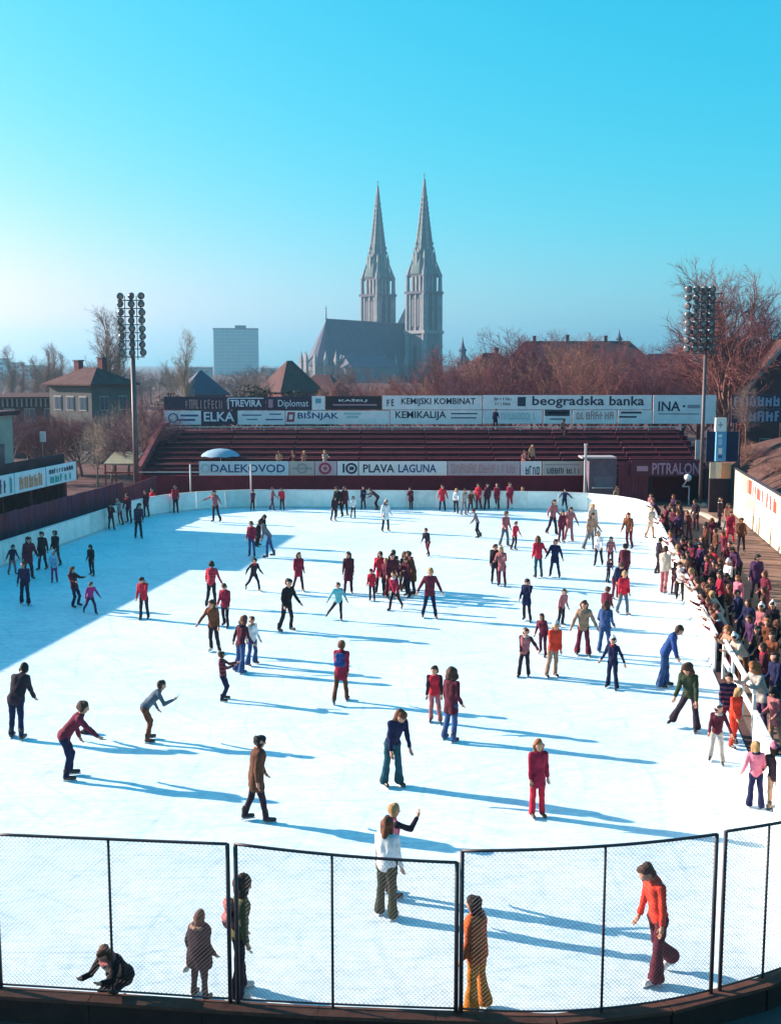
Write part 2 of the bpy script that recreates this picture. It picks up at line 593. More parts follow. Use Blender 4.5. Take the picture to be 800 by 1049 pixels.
# ------------------------------------------------------------------ far stand with benches
m_conc = mat('dark_stained_concrete', (0.085, 0.011, 0.024), 0.9, 0.4, 1.2, 0.2, 10, spec=0.15)
m_bench = mat('bench_timber', (0.17, 0.024, 0.036), 0.75, 0.4, 1.5, 0.15, 18, spec=0.2)
m_bench2 = mat('grey_bench_timber', (0.24, 0.055, 0.065), 0.75, 0.4, 1.5, 0.15, 18, spec=0.2)
m_front = mat('maroon_render', (0.15, 0.009, 0.024), 0.85, 0.35, 0.8, 0.15, 10, spec=0.2)
m_pale = mat('pale_paint', (0.55, 0.50, 0.50), 0.6, 0.2, 2)
SX0, SX1 = -17.4, 22.6
stand = thing('grandstand', 'stepped maroon grandstand with long timber benches behind the far boards', 'grandstand', (2, 79, 0), wl=True)
MB().box(((SX0 + 21.6) / 2, 79.6, 0.85), (21.6 - SX0, 0.4, 1.70)).build('front_wall', m_front, stand)
ROWS, RISE, RUN = 7, 0.31, 1.12
for k in range(ROWS):
    y0 = 80.0 + RUN * k
    zt = 2.15 + RISE * k
    MB().box(((SX0 + SX1) / 2, y0 + RUN / 2, zt / 2), (SX1 - SX0, RUN, zt)).build('tier', m_conc, stand)
    nb = 8
    w = (SX1 - SX0 - 1.2) / nb
    for j in range(nb):
        x0 = SX0 + 0.6 + j * w
        m_ = m_bench if (j * 5 + k * 3) % 4 else m_bench2
        MB().box((x0 + w / 2, y0 + 0.72, zt + 0.235), (w - 0.14, 0.34, 0.05)).build('bench_plank', m_, stand)
    for j in range(nb * 2 + 1):
        x0 = SX0 + 0.7 + j * w / 2
        if x0 < SX1 - 0.3:
            MB().box((x0, y0 + 0.74, zt + 0.105), (0.09, 0.28, 0.21)).build('bench_support', m_conc, stand)
ytop = 80.0 + RUN * ROWS
MB().box(((SX0 + SX1) / 2, ytop + 1.5, 2.16), (SX1 - SX0, 3.0, 4.32)).build('top_deck', m_conc, stand)
MB().bar((SX0, ytop + 0.25, 4.62), (SX1, ytop + 0.25, 4.62), 0.06, 0.07).build('top_rail', m_pale, stand)
for j in range(17):
    x = SX0 + 0.2 + j * (SX1 - SX0 - 0.4) / 16
    MB().bar((x, ytop + 0.25, 4.3), (x, ytop + 0.25, 4.6), 0.05).build('rail_post', m_pale, stand)
# sloping concrete cheek at the left end of the stand
rings = []
for x in (SX0 - 0.35, SX0 - 0.02):
    rings.append([(x, 79.4, 0), (x, ytop + 3.0, 0), (x, ytop + 3.0, 4.9), (x, ytop, 4.9), (x, 79.4, 2.35)])
MB().loft(rings).build('side_wall', m_bench2, stand)
MB().bar((SX0 - 0.3, 79.3, 1.95), (SX0 + 5.5, 79.3, 1.95), 0.06, 0.07).build('lower_rail', m_pale, stand)

def billboard(name, label, u0, u1, v0, v1, Y, m, marks=(), group=None, depth=0.07):
    """flat advertising board at distance Y; marks: (kind, text, u0, u1, v0, v1, material)"""
    a, b = at(u0, v1, Y), at(u1, v0, Y)
    r = thing(name, label, 'billboard', ((a.x + b.x) / 2, Y, a.z), wl=True, group=group)
    MB().box(((a.x + b.x) / 2, Y, (a.z + b.z) / 2), (b.x - a.x - 0.03, depth, b.z - a.z - 0.02)).build('panel', m, r)
    yf = Y - depth / 2
    for kind, s, mu0, mu1, mv0, mv1, mm in marks:
        p, q = at(mu0, mv1, Y), at(mu1, mv0, Y)
        if kind == 't' or kind == 'T':
            lettering(s, (p.x, yf), (q.x, yf), p.z, q.z, mm, r, off=0.014, bold=0.02 if kind == 'T' else 0.0)
        elif kind == 'z':                                   # unreadable lettering
            faint_print((p.x, yf), (q.x, yf), p.z, q.z, mm, r, off=0.014, n=int(s or 8), seed=int(mu0))
        elif kind == 'b':                                   # a bar or block of small print
            MB().box(((p.x + q.x) / 2, yf - 0.008, (p.z + q.z) / 2), (q.x - p.x, 0.014, q.z - p.z)).build('printed_block', mm, r)
        elif kind == 'o':                                   # ring
            cx, cz, rr = (p.x + q.x) / 2, (p.z + q.z) / 2, (q.z - p.z) / 2
            n = 28
            wdt = float(s or 0.25)
            vs_, fs_ = [], []
            for i in range(n):
                t = 2 * math.pi * i / n
                for rad in (rr, rr * (1 - wdt)):
                    vs_.append((cx + rad * 1.05 * math.cos(t), yf - 0.016, cz + rad * math.sin(t)))
            for i in range(n):
                j = (i + 1) % n
                fs_.append((2 * i, 2 * j, 2 * j + 1, 2 * i + 1))
            MB().add(vs_, fs_).build('emblem_ring', mm, r)
        elif kind == 's':                                   # five-pointed star
            cx, cz, rr = (p.x + q.x) / 2, (p.z + q.z) / 2, (q.z - p.z) / 2
            vs_ = [(cx + (rr if i % 2 == 0 else rr * 0.42) * math.sin(math.pi * i / 5), yf - 0.02, cz + (rr if i % 2 == 0 else rr * 0.42) * math.cos(math.pi * i / 5)) for i in range(10)]
            MB().add(vs_, [tuple(range(10))]).build('emblem_star', mm, r)
        elif kind == 'd':                                   # diamond outline
            cx, cz, rx, rz_ = (p.x + q.x) / 2, (p.z + q.z) / 2, (q.x - p.x) / 2, (q.z - p.z) / 2
            vs_, fs_ = [], []
            for k_ in (1.0, 0.5):
                vs_ += [(cx - rx * k_, yf - 0.018, cz - rz_ * k_), (cx + rx * k_ * 0.7, yf - 0.018, cz - rz_ * k_), (cx + rx * k_, yf - 0.018, cz + rz_ * k_), (cx - rx * k_ * 0.7, yf - 0.018, cz + rz_ * k_)]
            for i in range(4):
                j = (i + 1) % 4
                fs_.append((i, j, 4 + j, 4 + i))
            MB().add(vs_, fs_).build('emblem', mm, r)
    return r
P = {}
for nm, c in dict(pw=(0.84, 0.74, 0.74), pb=(0.78, 0.72, 0.74), pl=(0.52, 0.62, 0.68), dk=(0.045, 0.022, 0.05), bk=(0.03, 0.014, 0.02), mar=(0.10, 0.02, 0.04),
                  ink=(0.03, 0.03, 0.06), nav=(0.03, 0.06, 0.20), cy=(0.12, 0.32, 0.40), red=(0.42, 0.03, 0.07), pk=(0.45, 0.20, 0.26), wh=(0.75, 0.70, 0.76),
                  org=(0.50, 0.24, 0.22), teal=(0.34, 0.48, 0.48), grey=(0.28, 0.25, 0.30), tan=(0.50, 0.42, 0.38), rose=(0.54, 0.38, 0.42)).items():
    P[nm] = mat('print_' + nm, c, 0.6, 0.12 if nm in ('pw', 'pb', 'pl', 'tan', 'rose') else 0.0, 1.5, spec=0.3)
YB = 90.2
UG = 'advertising boards above the grandstand'
billboard('billboard', 'dark purple board with blurred orange lettering above the grandstand', 168, 232, 406, 420, YB, P['dk'], [('z', '10', 190, 228, 409, 418.5, P['org'])], UG)
billboard('billboard', 'dark board with boxed white TREVIRA lettering above the grandstand', 232.5, 272, 406, 420, YB, P['dk'], [('T', 'TREVIRA', 236, 268, 409.5, 416.5, P['wh']), ('b', '', 233.5, 270, 407.3, 408.3, P['wh']), ('b', '', 233.5, 234.4, 408.3, 419, P['wh'])], UG)
billboard('billboard', 'dark board with pink mark and white Diplomat lettering', 272.5, 319, 406, 420, YB, P['dk'], [('b', '', 275, 279.5, 409, 417.5, P['pk']), ('t', 'Diplomat', 285, 316, 409.5, 418.5, P['wh'])], UG)
billboard('billboard', 'small plain pale board left of the black pharmacy board', 319.5, 333, 405.5, 420, YB, P['pw'], [('b', '', 323, 329, 408, 413, P['cy'])], UG)
billboard('billboard', 'black board with two lines of small white lettering', 333.5, 391, 405.5, 419.5, YB, P['bk'], [('T', 'KA\u0160ELJ', 347, 376, 408.5, 411.8, P['wh']), ('b', '', 341, 386, 413.8, 415.4, P['pk'])], UG)
billboard('billboard', 'pale board with tall dark KEMIJSKI KOMBINAT lettering', 391.5, 494, 405, 419.5, YB, P['pw'], [('z', '2', 396, 405, 408, 416, P['ink']), ('T', 'KEMIJSKI KOMBINAT', 411, 487, 407.5, 416, P['ink'])], UG)
billboard('billboard', 'pale board with dark square emblem and beogradska banka lettering', 494.5, 668, 404.5, 419.5, YB, P['pw'], [('z', '6', 506, 524, 407, 410, P['ink']), ('z', '6', 507, 523, 412, 415, P['ink']), ('b', '', 530, 538.5, 406.5, 416, P['ink']), ('T', 'beogradska', 545, 619, 405.5, 418, P['ink']), ('T', 'banka', 624, 660, 405.5, 415.3, P['ink'])], UG)
billboard('billboard', 'pale blue board with large dark INA lettering', 668.5, 734, 404.5, 434, YB, P['pb'], [('T', 'INA', 674, 697, 411, 421, P['ink']), ('b', '', 699, 702, 415, 417, P['ink']), ('b', '', 704, 717, 414.5, 418, P['grey']), ('b', '', 674, 716, 423.5, 424.3, P['ink'])], UG)
billboard('billboard', 'pale board with round emblem and blue small print below the blurred orange lettering', 168, 206, 420.5, 435, YB, P['pb'], [('o', '0.25', 172, 183, 423, 433, P['nav']), ('b', '', 185, 203, 424.5, 426.5, P['nav']), ('b', '', 182, 200, 429, 431, P['nav'])], UG)
billboard('billboard', 'dark board with bold white ELKA lettering', 206.5, 243, 420.5, 435, YB, P['dk'], [('T', 'ELKA', 209, 240, 421.8, 431.5, P['wh'])], UG)
billboard('billboard', 'pale board with thin blue small print beside ELKA', 243.5, 292, 420.5, 435, YB, P['pb'], [('b', '', 248, 268, 424.5, 425.7, P['nav']), ('b', '', 253, 264, 429, 430, P['nav']), ('b', '', 276, 288, 423.5, 424.7, P['nav']), ('b', '', 272, 290, 429, 430.3, P['nav'])], UG)
billboard('billboard', 'pale board with red angular emblem and BISNJAK lettering', 292.5, 399, 420.5, 434.5, YB, P['pw'], [('d', '', 293.5, 302.5, 422, 432, P['red']), ('T', 'BI\u0160NJAK', 305, 347, 421, 430.5, P['nav']), ('b', '', 352, 370, 422.5, 424.5, P['teal']), ('b', '', 355, 367, 426, 428, P['teal'])], UG)
billboard('billboard', 'pale board with bold KEMIKALIJA lettering and small print', 399.5, 494, 420, 434.5, YB, P['pw'], [('T', 'KEMIKALIJA', 405, 457, 421, 430.5, P['ink']), ('b', '', 462, 489, 423, 424.3, P['ink']), ('b', '', 462, 488, 427.3, 428.5, P['ink'])], UG)
billboard('billboard', 'pale board with faint teal lettering below the bank board', 494.5, 556, 420, 434, YB, P['pb'], [('z', '9', 513, 550, 422, 429.5, P['teal'])], UG)
billboard('billboard', 'pale board with black block of white lettering', 556.5, 586, 420, 434, YB, P['pw'], [('b', '', 558, 583.5, 419.9, 426, P['ink']), ('b', '', 561, 581, 422, 423.6, P['grey']), ('b', '', 563, 579, 428.5, 429.7, P['ink'])], UG)
billboard('billboard', 'pale board with reddish outlined lettering', 586.5, 632, 420, 434, YB, P['pw'], [('z', '8', 590, 629, 421, 429.5, P['org'])], UG)
billboard('billboard', 'pale board with two dark lines of slanted print', 632.5, 668, 420, 434, YB, P['pw'], [('b', '', 636, 657, 421.5, 423.5, P['ink']), ('b', '', 634, 652, 426, 427.8, P['ink'])], UG)
bframe = thing('scaffold', 'steel posts holding the advertising boards behind the grandstand', 'frame', (3, YB + 0.3, 4.3), wl=True)
for j in range(19):
    x = at(168, 430, YB).x + 0.3 + j * (at(734, 430, YB).x - at(168, 430, YB).x - 0.6) / 18
    MB().bar((x, YB + 0.16, 4.31), (x, YB + 0.16, 6.8), 0.1).build('post', m_post, bframe)
YL = 79.33
LG = 'advertising boards along the front wall of the stand'
billboard('billboard', 'light blue board with dark DALEKOVOD lettering', 204, 296, 472.5, 487, YL, P['pl'], [('o', '0.4', 206, 215, 475, 484.5, P['teal']), ('T', 'DALEKOVOD', 216, 292, 475.5, 484, P['nav'])], LG)
billboard('billboard', 'pale board with grey oval emblem', 296.5, 322, 472.5, 487, YL, P['tan'], [('o', '0.3', 303, 316, 474.5, 485, P['grey']), ('b', '', 300, 320, 479, 480.8, P['grey'])], LG)
billboard('billboard', 'pale board with red ring and star emblem', 322.5, 345, 472.5, 487, YL, P['rose'], [('o', '0.38', 326, 340, 473.5, 486, P['red']), ('s', '', 330, 336.5, 476.5, 483, P['red'])], LG)
billboard('billboard', 'pale board with dark ring emblem', 345.5, 367, 472.5, 487, YL, P['pb'], [('o', '0.35', 354, 366, 474, 485.5, P['ink']), ('b', '', 351, 353, 475, 484, P['ink']), ('b', '', 358, 362.5, 478, 481.5, P['ink'])], LG)
billboard('billboard', 'white board with bold PLAVA LAGUNA lettering', 367.5, 458, 472.5, 487, YL, P['pw'], [('T', 'PLAVA', 372, 404, 475.5, 484, P['ink']), ('T', 'LAGUNA', 408, 447, 475.5, 484, P['nav'])], LG)
billboard('billboard', 'pale pinkish board with faint red lettering', 458.5, 533, 472.5, 487, YL, P['rose'], [('z', '14', 462, 528, 474.5, 484.5, P['org'])], LG)
billboard('billboard', 'narrow pale board with short dark word', 533.5, 555, 472.5, 487, YL, P['pb'], [('z', '4', 538, 553, 477, 486, P['ink'])], LG)
billboard('billboard', 'tan board with dark condensed lettering by the kiosk', 555.5, 599, 472.5, 487, YL, P['tan'], [('b', '', 558, 594, 475.3, 476.4, P['grey']), ('z', '9', 560, 596, 479, 485, P['ink'])], LG)

# thin white poles in front of the stand
for u, lab in ((195, 'thin white pole left of the light blue board'), (257, 'thin white pole in front of the light blue board')):
    p = at(u, 487, 77.6)
    q = thing('flag_pole', lab, 'pole', (p.x, 77.6, 0))
    MB().tube((0, 0, 0), (0, 0, 2.65), 0.055, n=8).build('shaft', m_pale, q, True)
    MB().box((0, 0, 0.04), (0.24, 0.24, 0.08)).build('base_plate', m_pale, q)
# open parasol in the stand
pp = at(226, 464, 81.3)
par = thing('parasol', 'pale blue open parasol standing in the lower rows of the stand', 'parasol', (pp.x, 81.3, 1.84))
rings = []
for rr, zz in ((1.40, 1.12), (1.25, 1.27), (0.95, 1.44), (0.55, 1.56), (0.04, 1.62)):
    rings.append([(rr * math.cos(2 * math.pi * i / 16), rr * math.sin(2 * math.pi * i / 16), zz - (0.05 if (i % 2 and rr > 1.2) else 0)) for i in range(16)])
MB().loft(rings, cap=False).build('canopy', mat('parasol_cloth', (0.22, 0.34, 0.44), 0.8, 0.1, 3), par, True)
MB().tube((0, 0, 0), (0, 0, 1.6), 0.025, n=8).build('pole', m_pale, par)

# ------------------------------------------------------------------ kiosk, gateway and signs at the far right
m_kiosk = mat('grey_kiosk_paint', (0.13, 0.09, 0.12), 0.7, 0.3, 2)
m_door = mat('maroon_boards', (0.16, 0.022, 0.04), 0.75, 0.35, 2, stretch=(6, 6, 0.5))
m_dark = mat('shade_dark_paint', (0.018, 0.010, 0.018), 0.9, 0.3, 2)  # near-black colour stands in for the shade inside shed and gateway
YK = 77.6
def px_box(mbname, u0, u1, v0, v1, Y, depth, m, root):
    a, b = at(u0, v1, Y), at(u1, v0, Y)
    return MB().box(((a.x + b.x) / 2, Y + depth / 2, (a.z + b.z) / 2), (b.x - a.x, depth, b.z - a.z)).build(mbname, m, root)
k0 = at(602, 505, YK)
kiosk = thing('kiosk', 'small grey kiosk with a white flat roof slab beside the stand', 'kiosk', (k0.x + 1, YK, 0), wl=True)
ka, kbv = at(603, 500, YK), at(632, 470, YK)
MB().box(((ka.x + kbv.x) / 2, YK + 0.7, kbv.z / 2), (kbv.x - ka.x, 1.4, kbv.z)).build('wall', m_kiosk, kiosk)
MB().box(((ka.x + kbv.x) / 2 - 0.3, YK + 0.6, kbv.z + 0.08), (kbv.x - ka.x + 0.45, 1.7, 0.11)).build('roof', mat('grey_slab', (0.34, 0.29, 0.30), 0.8, 0.2, 2), kiosk)
MB().box(((ka.x + kbv.x) / 2, YK - 0.012, 1.45), (1.25, 0.03, 0.75)).build('serving_hatch', mat('dusty_glass', (0.12, 0.12, 0.16), 0.25, 0.2, 2), kiosk)
MB().box(((ka.x + kbv.x) / 2, YK - 0.10, 1.04), (1.4, 0.22, 0.05)).build('counter', m_pale, kiosk)
kp = at(599, 500, YK - 0.15)
mast = thing('mast', 'white square mast standing at the kiosk corner', 'mast', (kp.x, YK - 0.2, 0))
MB().box((0, 0, 2.0), (0.14, 0.14, 4.0)).build('shaft', m_pale, mast)
MB().box((0, 0, 4.03), (0.2, 0.2, 0.06)).build('cap', m_pale, mast)
gate = thing('timber_gate', 'maroon vertical board gate between kiosk and dark passage', 'gate', (at(648, 505, YK).x, YK, 0), wl=True)
ga, gb = at(633, 505, YK), at(665, 473, YK)
nb = 9
for j in range(nb):
    w = (gb.x - ga.x) / nb
    MB().box((ga.x + w * (j + 0.5), YK + 0.05 + 0.01 * (j % 2), gb.z / 2), (w - 0.02, 0.05, gb.z - 0.03 * (j % 3))).build('board', m_door, gate)
MB().box(((ga.x + gb.x) / 2, YK + 0.11, 0.5), (gb.x - ga.x, 0.05, 0.12)).build('crossbar', m_dark, gate)
MB().box(((ga.x + gb.x) / 2, YK + 0.11, 1.9), (gb.x - ga.x, 0.05, 0.12)).build('crossbar', m_dark, gate)
# dark shed with the red fascia
sh = thing('shed', 'dark open-fronted shed below a maroon fascia with white PITRALON lettering', 'shed', (at(690, 515, YK).x, YK, 0), wl=True)
sa, sb = at(665.5, 515, YK), at(719, 472, YK)
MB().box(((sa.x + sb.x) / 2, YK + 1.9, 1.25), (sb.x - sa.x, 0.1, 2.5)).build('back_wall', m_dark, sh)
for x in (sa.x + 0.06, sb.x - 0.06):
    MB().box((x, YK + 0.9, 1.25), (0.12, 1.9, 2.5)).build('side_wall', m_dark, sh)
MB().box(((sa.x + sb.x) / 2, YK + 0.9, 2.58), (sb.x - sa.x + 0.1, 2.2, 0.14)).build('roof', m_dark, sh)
fa, fb = at(646, 488, YK - 0.25), at(719, 471.5, YK - 0.25)
MB().box(((fa.x + fb.x) / 2, YK - 0.25, (fa.z + fb.z) / 2), (fb.x - fa.x, 0.1, fb.z - fa.z)).build('fascia', mat('maroon_fascia', (0.10, 0.012, 0.03), 0.6, 0.2, 2), sh)
la, lb = at(655, 486, YK - 0.3), at(717, 474, YK - 0.3)
pitr = lettering('PITRALON', (at(668, 480, YK - .3).x, YK - 0.3), (lb.x, YK - 0.3), la.z, lb.z, mat('pink_print', (0.45, 0.22, 0.30), 0.6), sh, off=0.012, bold=0.02)
MB().box((at(658, 480, YK - .3).x, YK - 0.315, (la.z + lb.z) / 2), (0.75, 0.02, 0.35)).build('printed_block', mat('pink_print', (0.45, 0.22, 0.30), 0.6), sh)
# globe lamp on bracket
gl = at(703, 518, YK - 1.2)
lampo = thing('globe_lamp', 'white globe lamp on a bent pale bracket before the dark shed', 'lamp', (gl.x, YK - 1.2, 0))
mb = MB(); mb.bar((0.15, 0, 0), (0.15, 0, 1.25), 0.07); mb.bar((0.18, 0, 1.25), (-0.32, 0, 1.25), 0.07); mb.bar((-0.30, 0, 1.25), (-0.05, 0, 1.62), 0.07)
mb.build('bracket', m_pale, lampo)
rings = []
for i in range(9):
    t = math.pi * i / 8
    rings.append([(0.03 + 0.26 * math.sin(t) * math.cos(2 * math.pi * j / 14) + 1e-4 * j, 0.26 * math.sin(t) * math.sin(2 * math.pi * j / 14), 1.84 - 0.26 * math.cos(t)) for j in range(14)])
MB().loft(rings).build('globe', mat('opal_glass', (0.7, 0.68, 0.68), 0.3), lampo, True)
# white notice board on the stand end
nbp = at(715, 456, 79.0)
nbt = thing('notice_board', 'narrow white upright notice board at the end of the stand', 'notice board', (nbp.x, 79.0, 2.5))
MB().box((0, 0, 1.05), (0.34, 0.05, 1.35)).build('panel', m_pale, nbt)
MB().bar((0, 0.06, 0), (0, 0.06, 1.7), 0.06).build('post', m_post, nbt)

# billboard wall along the right walkway, parallel with the boards
m_cream = mat('cream_board_paint', (0.62, 0.52, 0.38), 0.7, 0.15, 1.5)
m_orange = mat('orange_board_paint', (0.62, 0.26, 0.12), 0.7, 0.2, 1.5)
m_white = mat('white_sign_paint', (0.72, 0.70, 0.66), 0.6, 0.1, 1.5)
m_redtx = mat('red_sign_paint', (0.50, 0.06, 0.04), 0.6)
m_greysign = mat('grey_green_sign', (0.33, 0.33, 0.27), 0.6, 0.15, 2)
m_tanp = mat('tan_board_paint', (0.50, 0.38, 0.28), 0.7, 0.2, 1.5)
def rw(Y): return 21.75 + 0.145 * (Y - 71.5)
rwall = thing('billboard_wall', 'cream and white advertising wall beside the right walkway', 'billboard wall', (rw(60), 60, 0), wl=True)
ys = [71.5, 68.9, 66.3, 62.5, 58.0, 53.0, 48.0, 43.0, 38.0, 33.0]
def rbox(y0, y1, z0, z1, m, name, off=0.0, th=0.08):
    a = Vector((rw(y0) - off, y0 - 0.012, (z0 + z1) / 2)); b = Vector((rw(y1) - off, y1 + 0.012, (z0 + z1) / 2))
    return MB().bar(a, b, th, z1 - z0).build(name, m, rwall)
for i in range(len(ys) - 1):
    rbox(ys[i], ys[i + 1], 0.05, 1.0, m_cream if i % 3 else m_cream, 'lower_panel')
    rbox(ys[i], ys[i + 1], 1.03, 2.85, (m_cream, m_tanp, m_white, m_white, m_cream)[i % 5], 'upper_panel')
rbox(68.8, 66.5, 1.95, 2.75, m_greysign, 'printed_panel', 0.06, 0.02)
rbox(68.7, 66.6, 1.12, 1.85, m_white, 'printed_panel', 0.06, 0.02)
rbox(66.0, 63.8, 1.12, 1.80, m_greysign, 'printed_panel', 0.06, 0.02)
rbox(66.2, 65.2, 1.95, 2.78, m_redtx, 'printed_panel', 0.062, 0.02)
rbox(71.5, 33.0, 2.88, 2.98, m_post, 'top_rail', 0.02, 0.16)
def rtext(n, y0, y1, z0, z1, m, sd):
    faint_print((rw(y0) - 0.04, y0), (rw(y1) - 0.04, y1), z0, z1, m, rwall, out=(-1, 0.145), off=0.02, n=n, seed=sd, weight=0.26)
rtext(5, 64.9, 61.2, 1.95, 2.65, m_redtx, 1)
rtext(3, 60.6, 57.6, 1.85, 2.65, m_redtx, 2)
rtext(4, 61.5, 59.8, 1.3, 1.5, m_greysign, 3)
rtext(6, 56, 50.5, 1.5, 2.5, m_redtx, 4)
for i in range(len(ys)):
    MB().bar((rw(ys[i]) + 0.1, ys[i], 0), (rw(ys[i]) + 0.1, ys[i], 2.85), 0.1).build('post', m_post, rwall)
# gateway board facing the rink and the tall column sign
gw = thing('gateway', 'dark gateway opening under a cream and orange board', 'gateway', (at(738, 525, 72.6).x, 72.6, 0), wl=True)
px_box('opening', 726, 749, 490.5, 527, 72.6, 0.3, m_dark, gw)  # solid dark slab, the gateway's shade painted as colour
px_box('pale_panel', 727, 733.5, 474, 490, 72.5, 0.12, m_greysign, gw)
px_box('cream_panel', 733.7, 739, 474, 490, 72.5, 0.12, m_cream, gw)
px_box('orange_panel', 739.2, 749, 474.5, 490, 72.5, 0.12, m_orange, gw)
cs = thing('column_sign', 'tall narrow sign, white above and blue below, over the gateway', 'sign', (at(738.5, 472, 72.7).x, 72.7, 3.0), wl=True)
px_box('white_panel', 733, 744.5, 428, 442, 72.7, 0.25, m_white, cs)
px_box('blue_panel', 733, 744.5, 442.3, 472.5, 72.7, 0.25, mat('sky_blue_sign', (0.10, 0.30, 0.50), 0.5, 0.1, 2), cs)
for v0_, v1_, mm_ in ((445, 448, m_white), (449.5, 456, mat('pale_blue_sign', (0.34, 0.46, 0.58), 0.5)), (459, 465, m_white), (466.5, 469.5, P['nav'])):
    p, q = at(736.2, v1_, 72.6), at(740.2, v0_, 72.6)
    MB().box(((p.x + q.x) / 2, 72.69, (p.z + q.z) / 2), (q.x - p.x, 0.02, q.z - p.z)).build('printed_mark', mm_, cs)
p, q = at(736, 438, 72.6), at(741, 432.5, 72.6)
lettering('+', (p.x, 72.7), (q.x, 72.7), p.z, q.z, mat('print_grey', (0.28, 0.25, 0.30)), cs, off=0.012, bold=0.02)
px_box('support_post', 737.5, 739.5, 472.5, 527, 73.05, 0.12, m_post, cs)
bluep = thing('blue_hoarding', 'dark blue panel behind the tall column sign', 'hoarding', (at(751, 470, 78).x, 78, 0), wl=True)
px_box('panel', 723, 757, 442, 473, 78.0, 0.1, mat('dark_blue_paint', (0.014, 0.016, 0.055), 0.7, 0.2, 2), bluep)
for u in (724, 757):
    p = at(u, 470, 78.15)
    MB().bar((p.x, 78.16, 0), (p.x, 78.16, 5.0), 0.1).build('post', m_post, bluep)
# dark double board on the slope at the right
db = thing('billboard', 'dark violet double board with pale blue lettering on the right slope', 'billboard', (at(775, 432, 96).x, 96, 3), wl=True)
px_box('panel', 749, 850, 404, 418, 96, 0.1, P['dk'], db)
px_box('panel', 749, 850, 418.6, 433, 96, 0.1, P['dk'], db)
for n_, u0, u1, v0, v1 in ((12, 751, 848, 405.5, 416), (10, 757, 846, 421, 431.5)):
    p, q = at(u0, v1, 96), at(u1, v0, 96)
    faint_print((p.x, 95.94), (q.x, 95.94), p.z, q.z, mat('print_dusty_blue', (0.22, 0.26, 0.38), 0.6), db, n=n_, seed=n_, weight=0.2)
for u in (752, 800, 846):
    p = at(u, 430, 96.2)
    MB().bar((p.x, 96.2, 0), (p.x, 96.2, p.z + 1.5), 0.12).build('post', m_post, db)
# earth bank at the right
m_bank = mat('dry_bank', (0.13, 0.075, 0.055), 0.95, 0.5, 1.6, 0.8, 6, rgb2=(0.05, 0.022, 0.028), spec=0.1)
bk = MB()
nx, ny = 14, 22
grid = []
for j in range(ny + 1):
    for i in range(nx + 1):
        y = 30 + 64 * j / ny
        x = rw(y) + 0.5 + 26 * i / nx
        z = 4.6 * (1 - math.exp(-i * 0.42)) * (0.55 + 0.45 * min(1, (j + 2) / 10)) + 0.12 * math.sin(i * 2.1 + j * 1.3) - 0.05
        grid.append((x, y, z if i else -0.05))
bk.add(grid, [(j * (nx + 1) + i, j * (nx + 1) + i + 1, (j + 1) * (nx + 1) + i + 1, (j + 1) * (nx + 1) + i) for j in range(ny) for i in range(nx)])
tag(bk.build('hillside', m_bank, None, True), kind='structure')

# ------------------------------------------------------------------ left side: dark wall, covered terrace, signs
m_plankd = mat('purple_stained_planks', (0.15, 0.038, 0.075), 0.8, 0.45, 1.2, 0.2, 8, stretch=(3, 3, 0.6), spec=0.2)
m_plankd2 = mat('brown_stained_planks', (0.16, 0.032, 0.050), 0.8, 0.45, 1.2, 0.2, 8, stretch=(3, 3, 0.6), spec=0.2)
m_roofd = mat('tarred_roof', (0.06, 0.030, 0.040), 0.9, 0.4, 0.8, 0.2, 8, spec=0.15)
def lw(Y): return -17.75 + 0.16 * (Y - 66)
lwall = thing('plank_wall', 'dark plank wall behind the left rink boards', 'wall', (lw(50), 50, 0), wl=True)
y = 20.0
i = 0
while y < 71.0:
    w = 0.62
    a = Vector((lw(y), y, 0)); b = Vector((lw(y + w - 0.02), y + w - 0.02, 0))
    h = 2.06 + 0.05 * rnd.random()
    MB().bar(a + Vector((0, 0, h / 2)), b + Vector((0, 0, h / 2)), 0.05 + 0.012 * (i % 2), h).build('plank', m_plankd if rnd.random() < 0.6 else m_plankd2, lwall)
    y += w
    i += 1
MB().bar((lw(20) - 0.08, 20, 1.8), (lw(71) - 0.08, 71, 1.8), 0.06, 0.12).build('crossbar', m_plankd2, lwall)
MB().bar((lw(20) - 0.08, 20, 0.5), (lw(71) - 0.08, 71, 0.5), 0.06, 0.12).build('crossbar', m_plankd2, lwall)
# return of the wall towards the stand
lret = thing('plank_fence', 'low dark plank fence between the left wall and the stand', 'fence', (-17, 75, 0), wl=True)
pa, pb_ = Vector((lw(71), 71, 0)), Vector((-16.3, 78.9, 0))
n = 13
for k in range(n):
    a, b = pa.lerp(pb_, k / n), pa.lerp(pb_, (k + 0.96) / n)
    MB().bar(a + Vector((0, 0, 0.85)), b + Vector((0, 0, 0.85)), 0.05, 1.7).build('plank', m_plankd2 if k % 3 else m_plankd, lret)
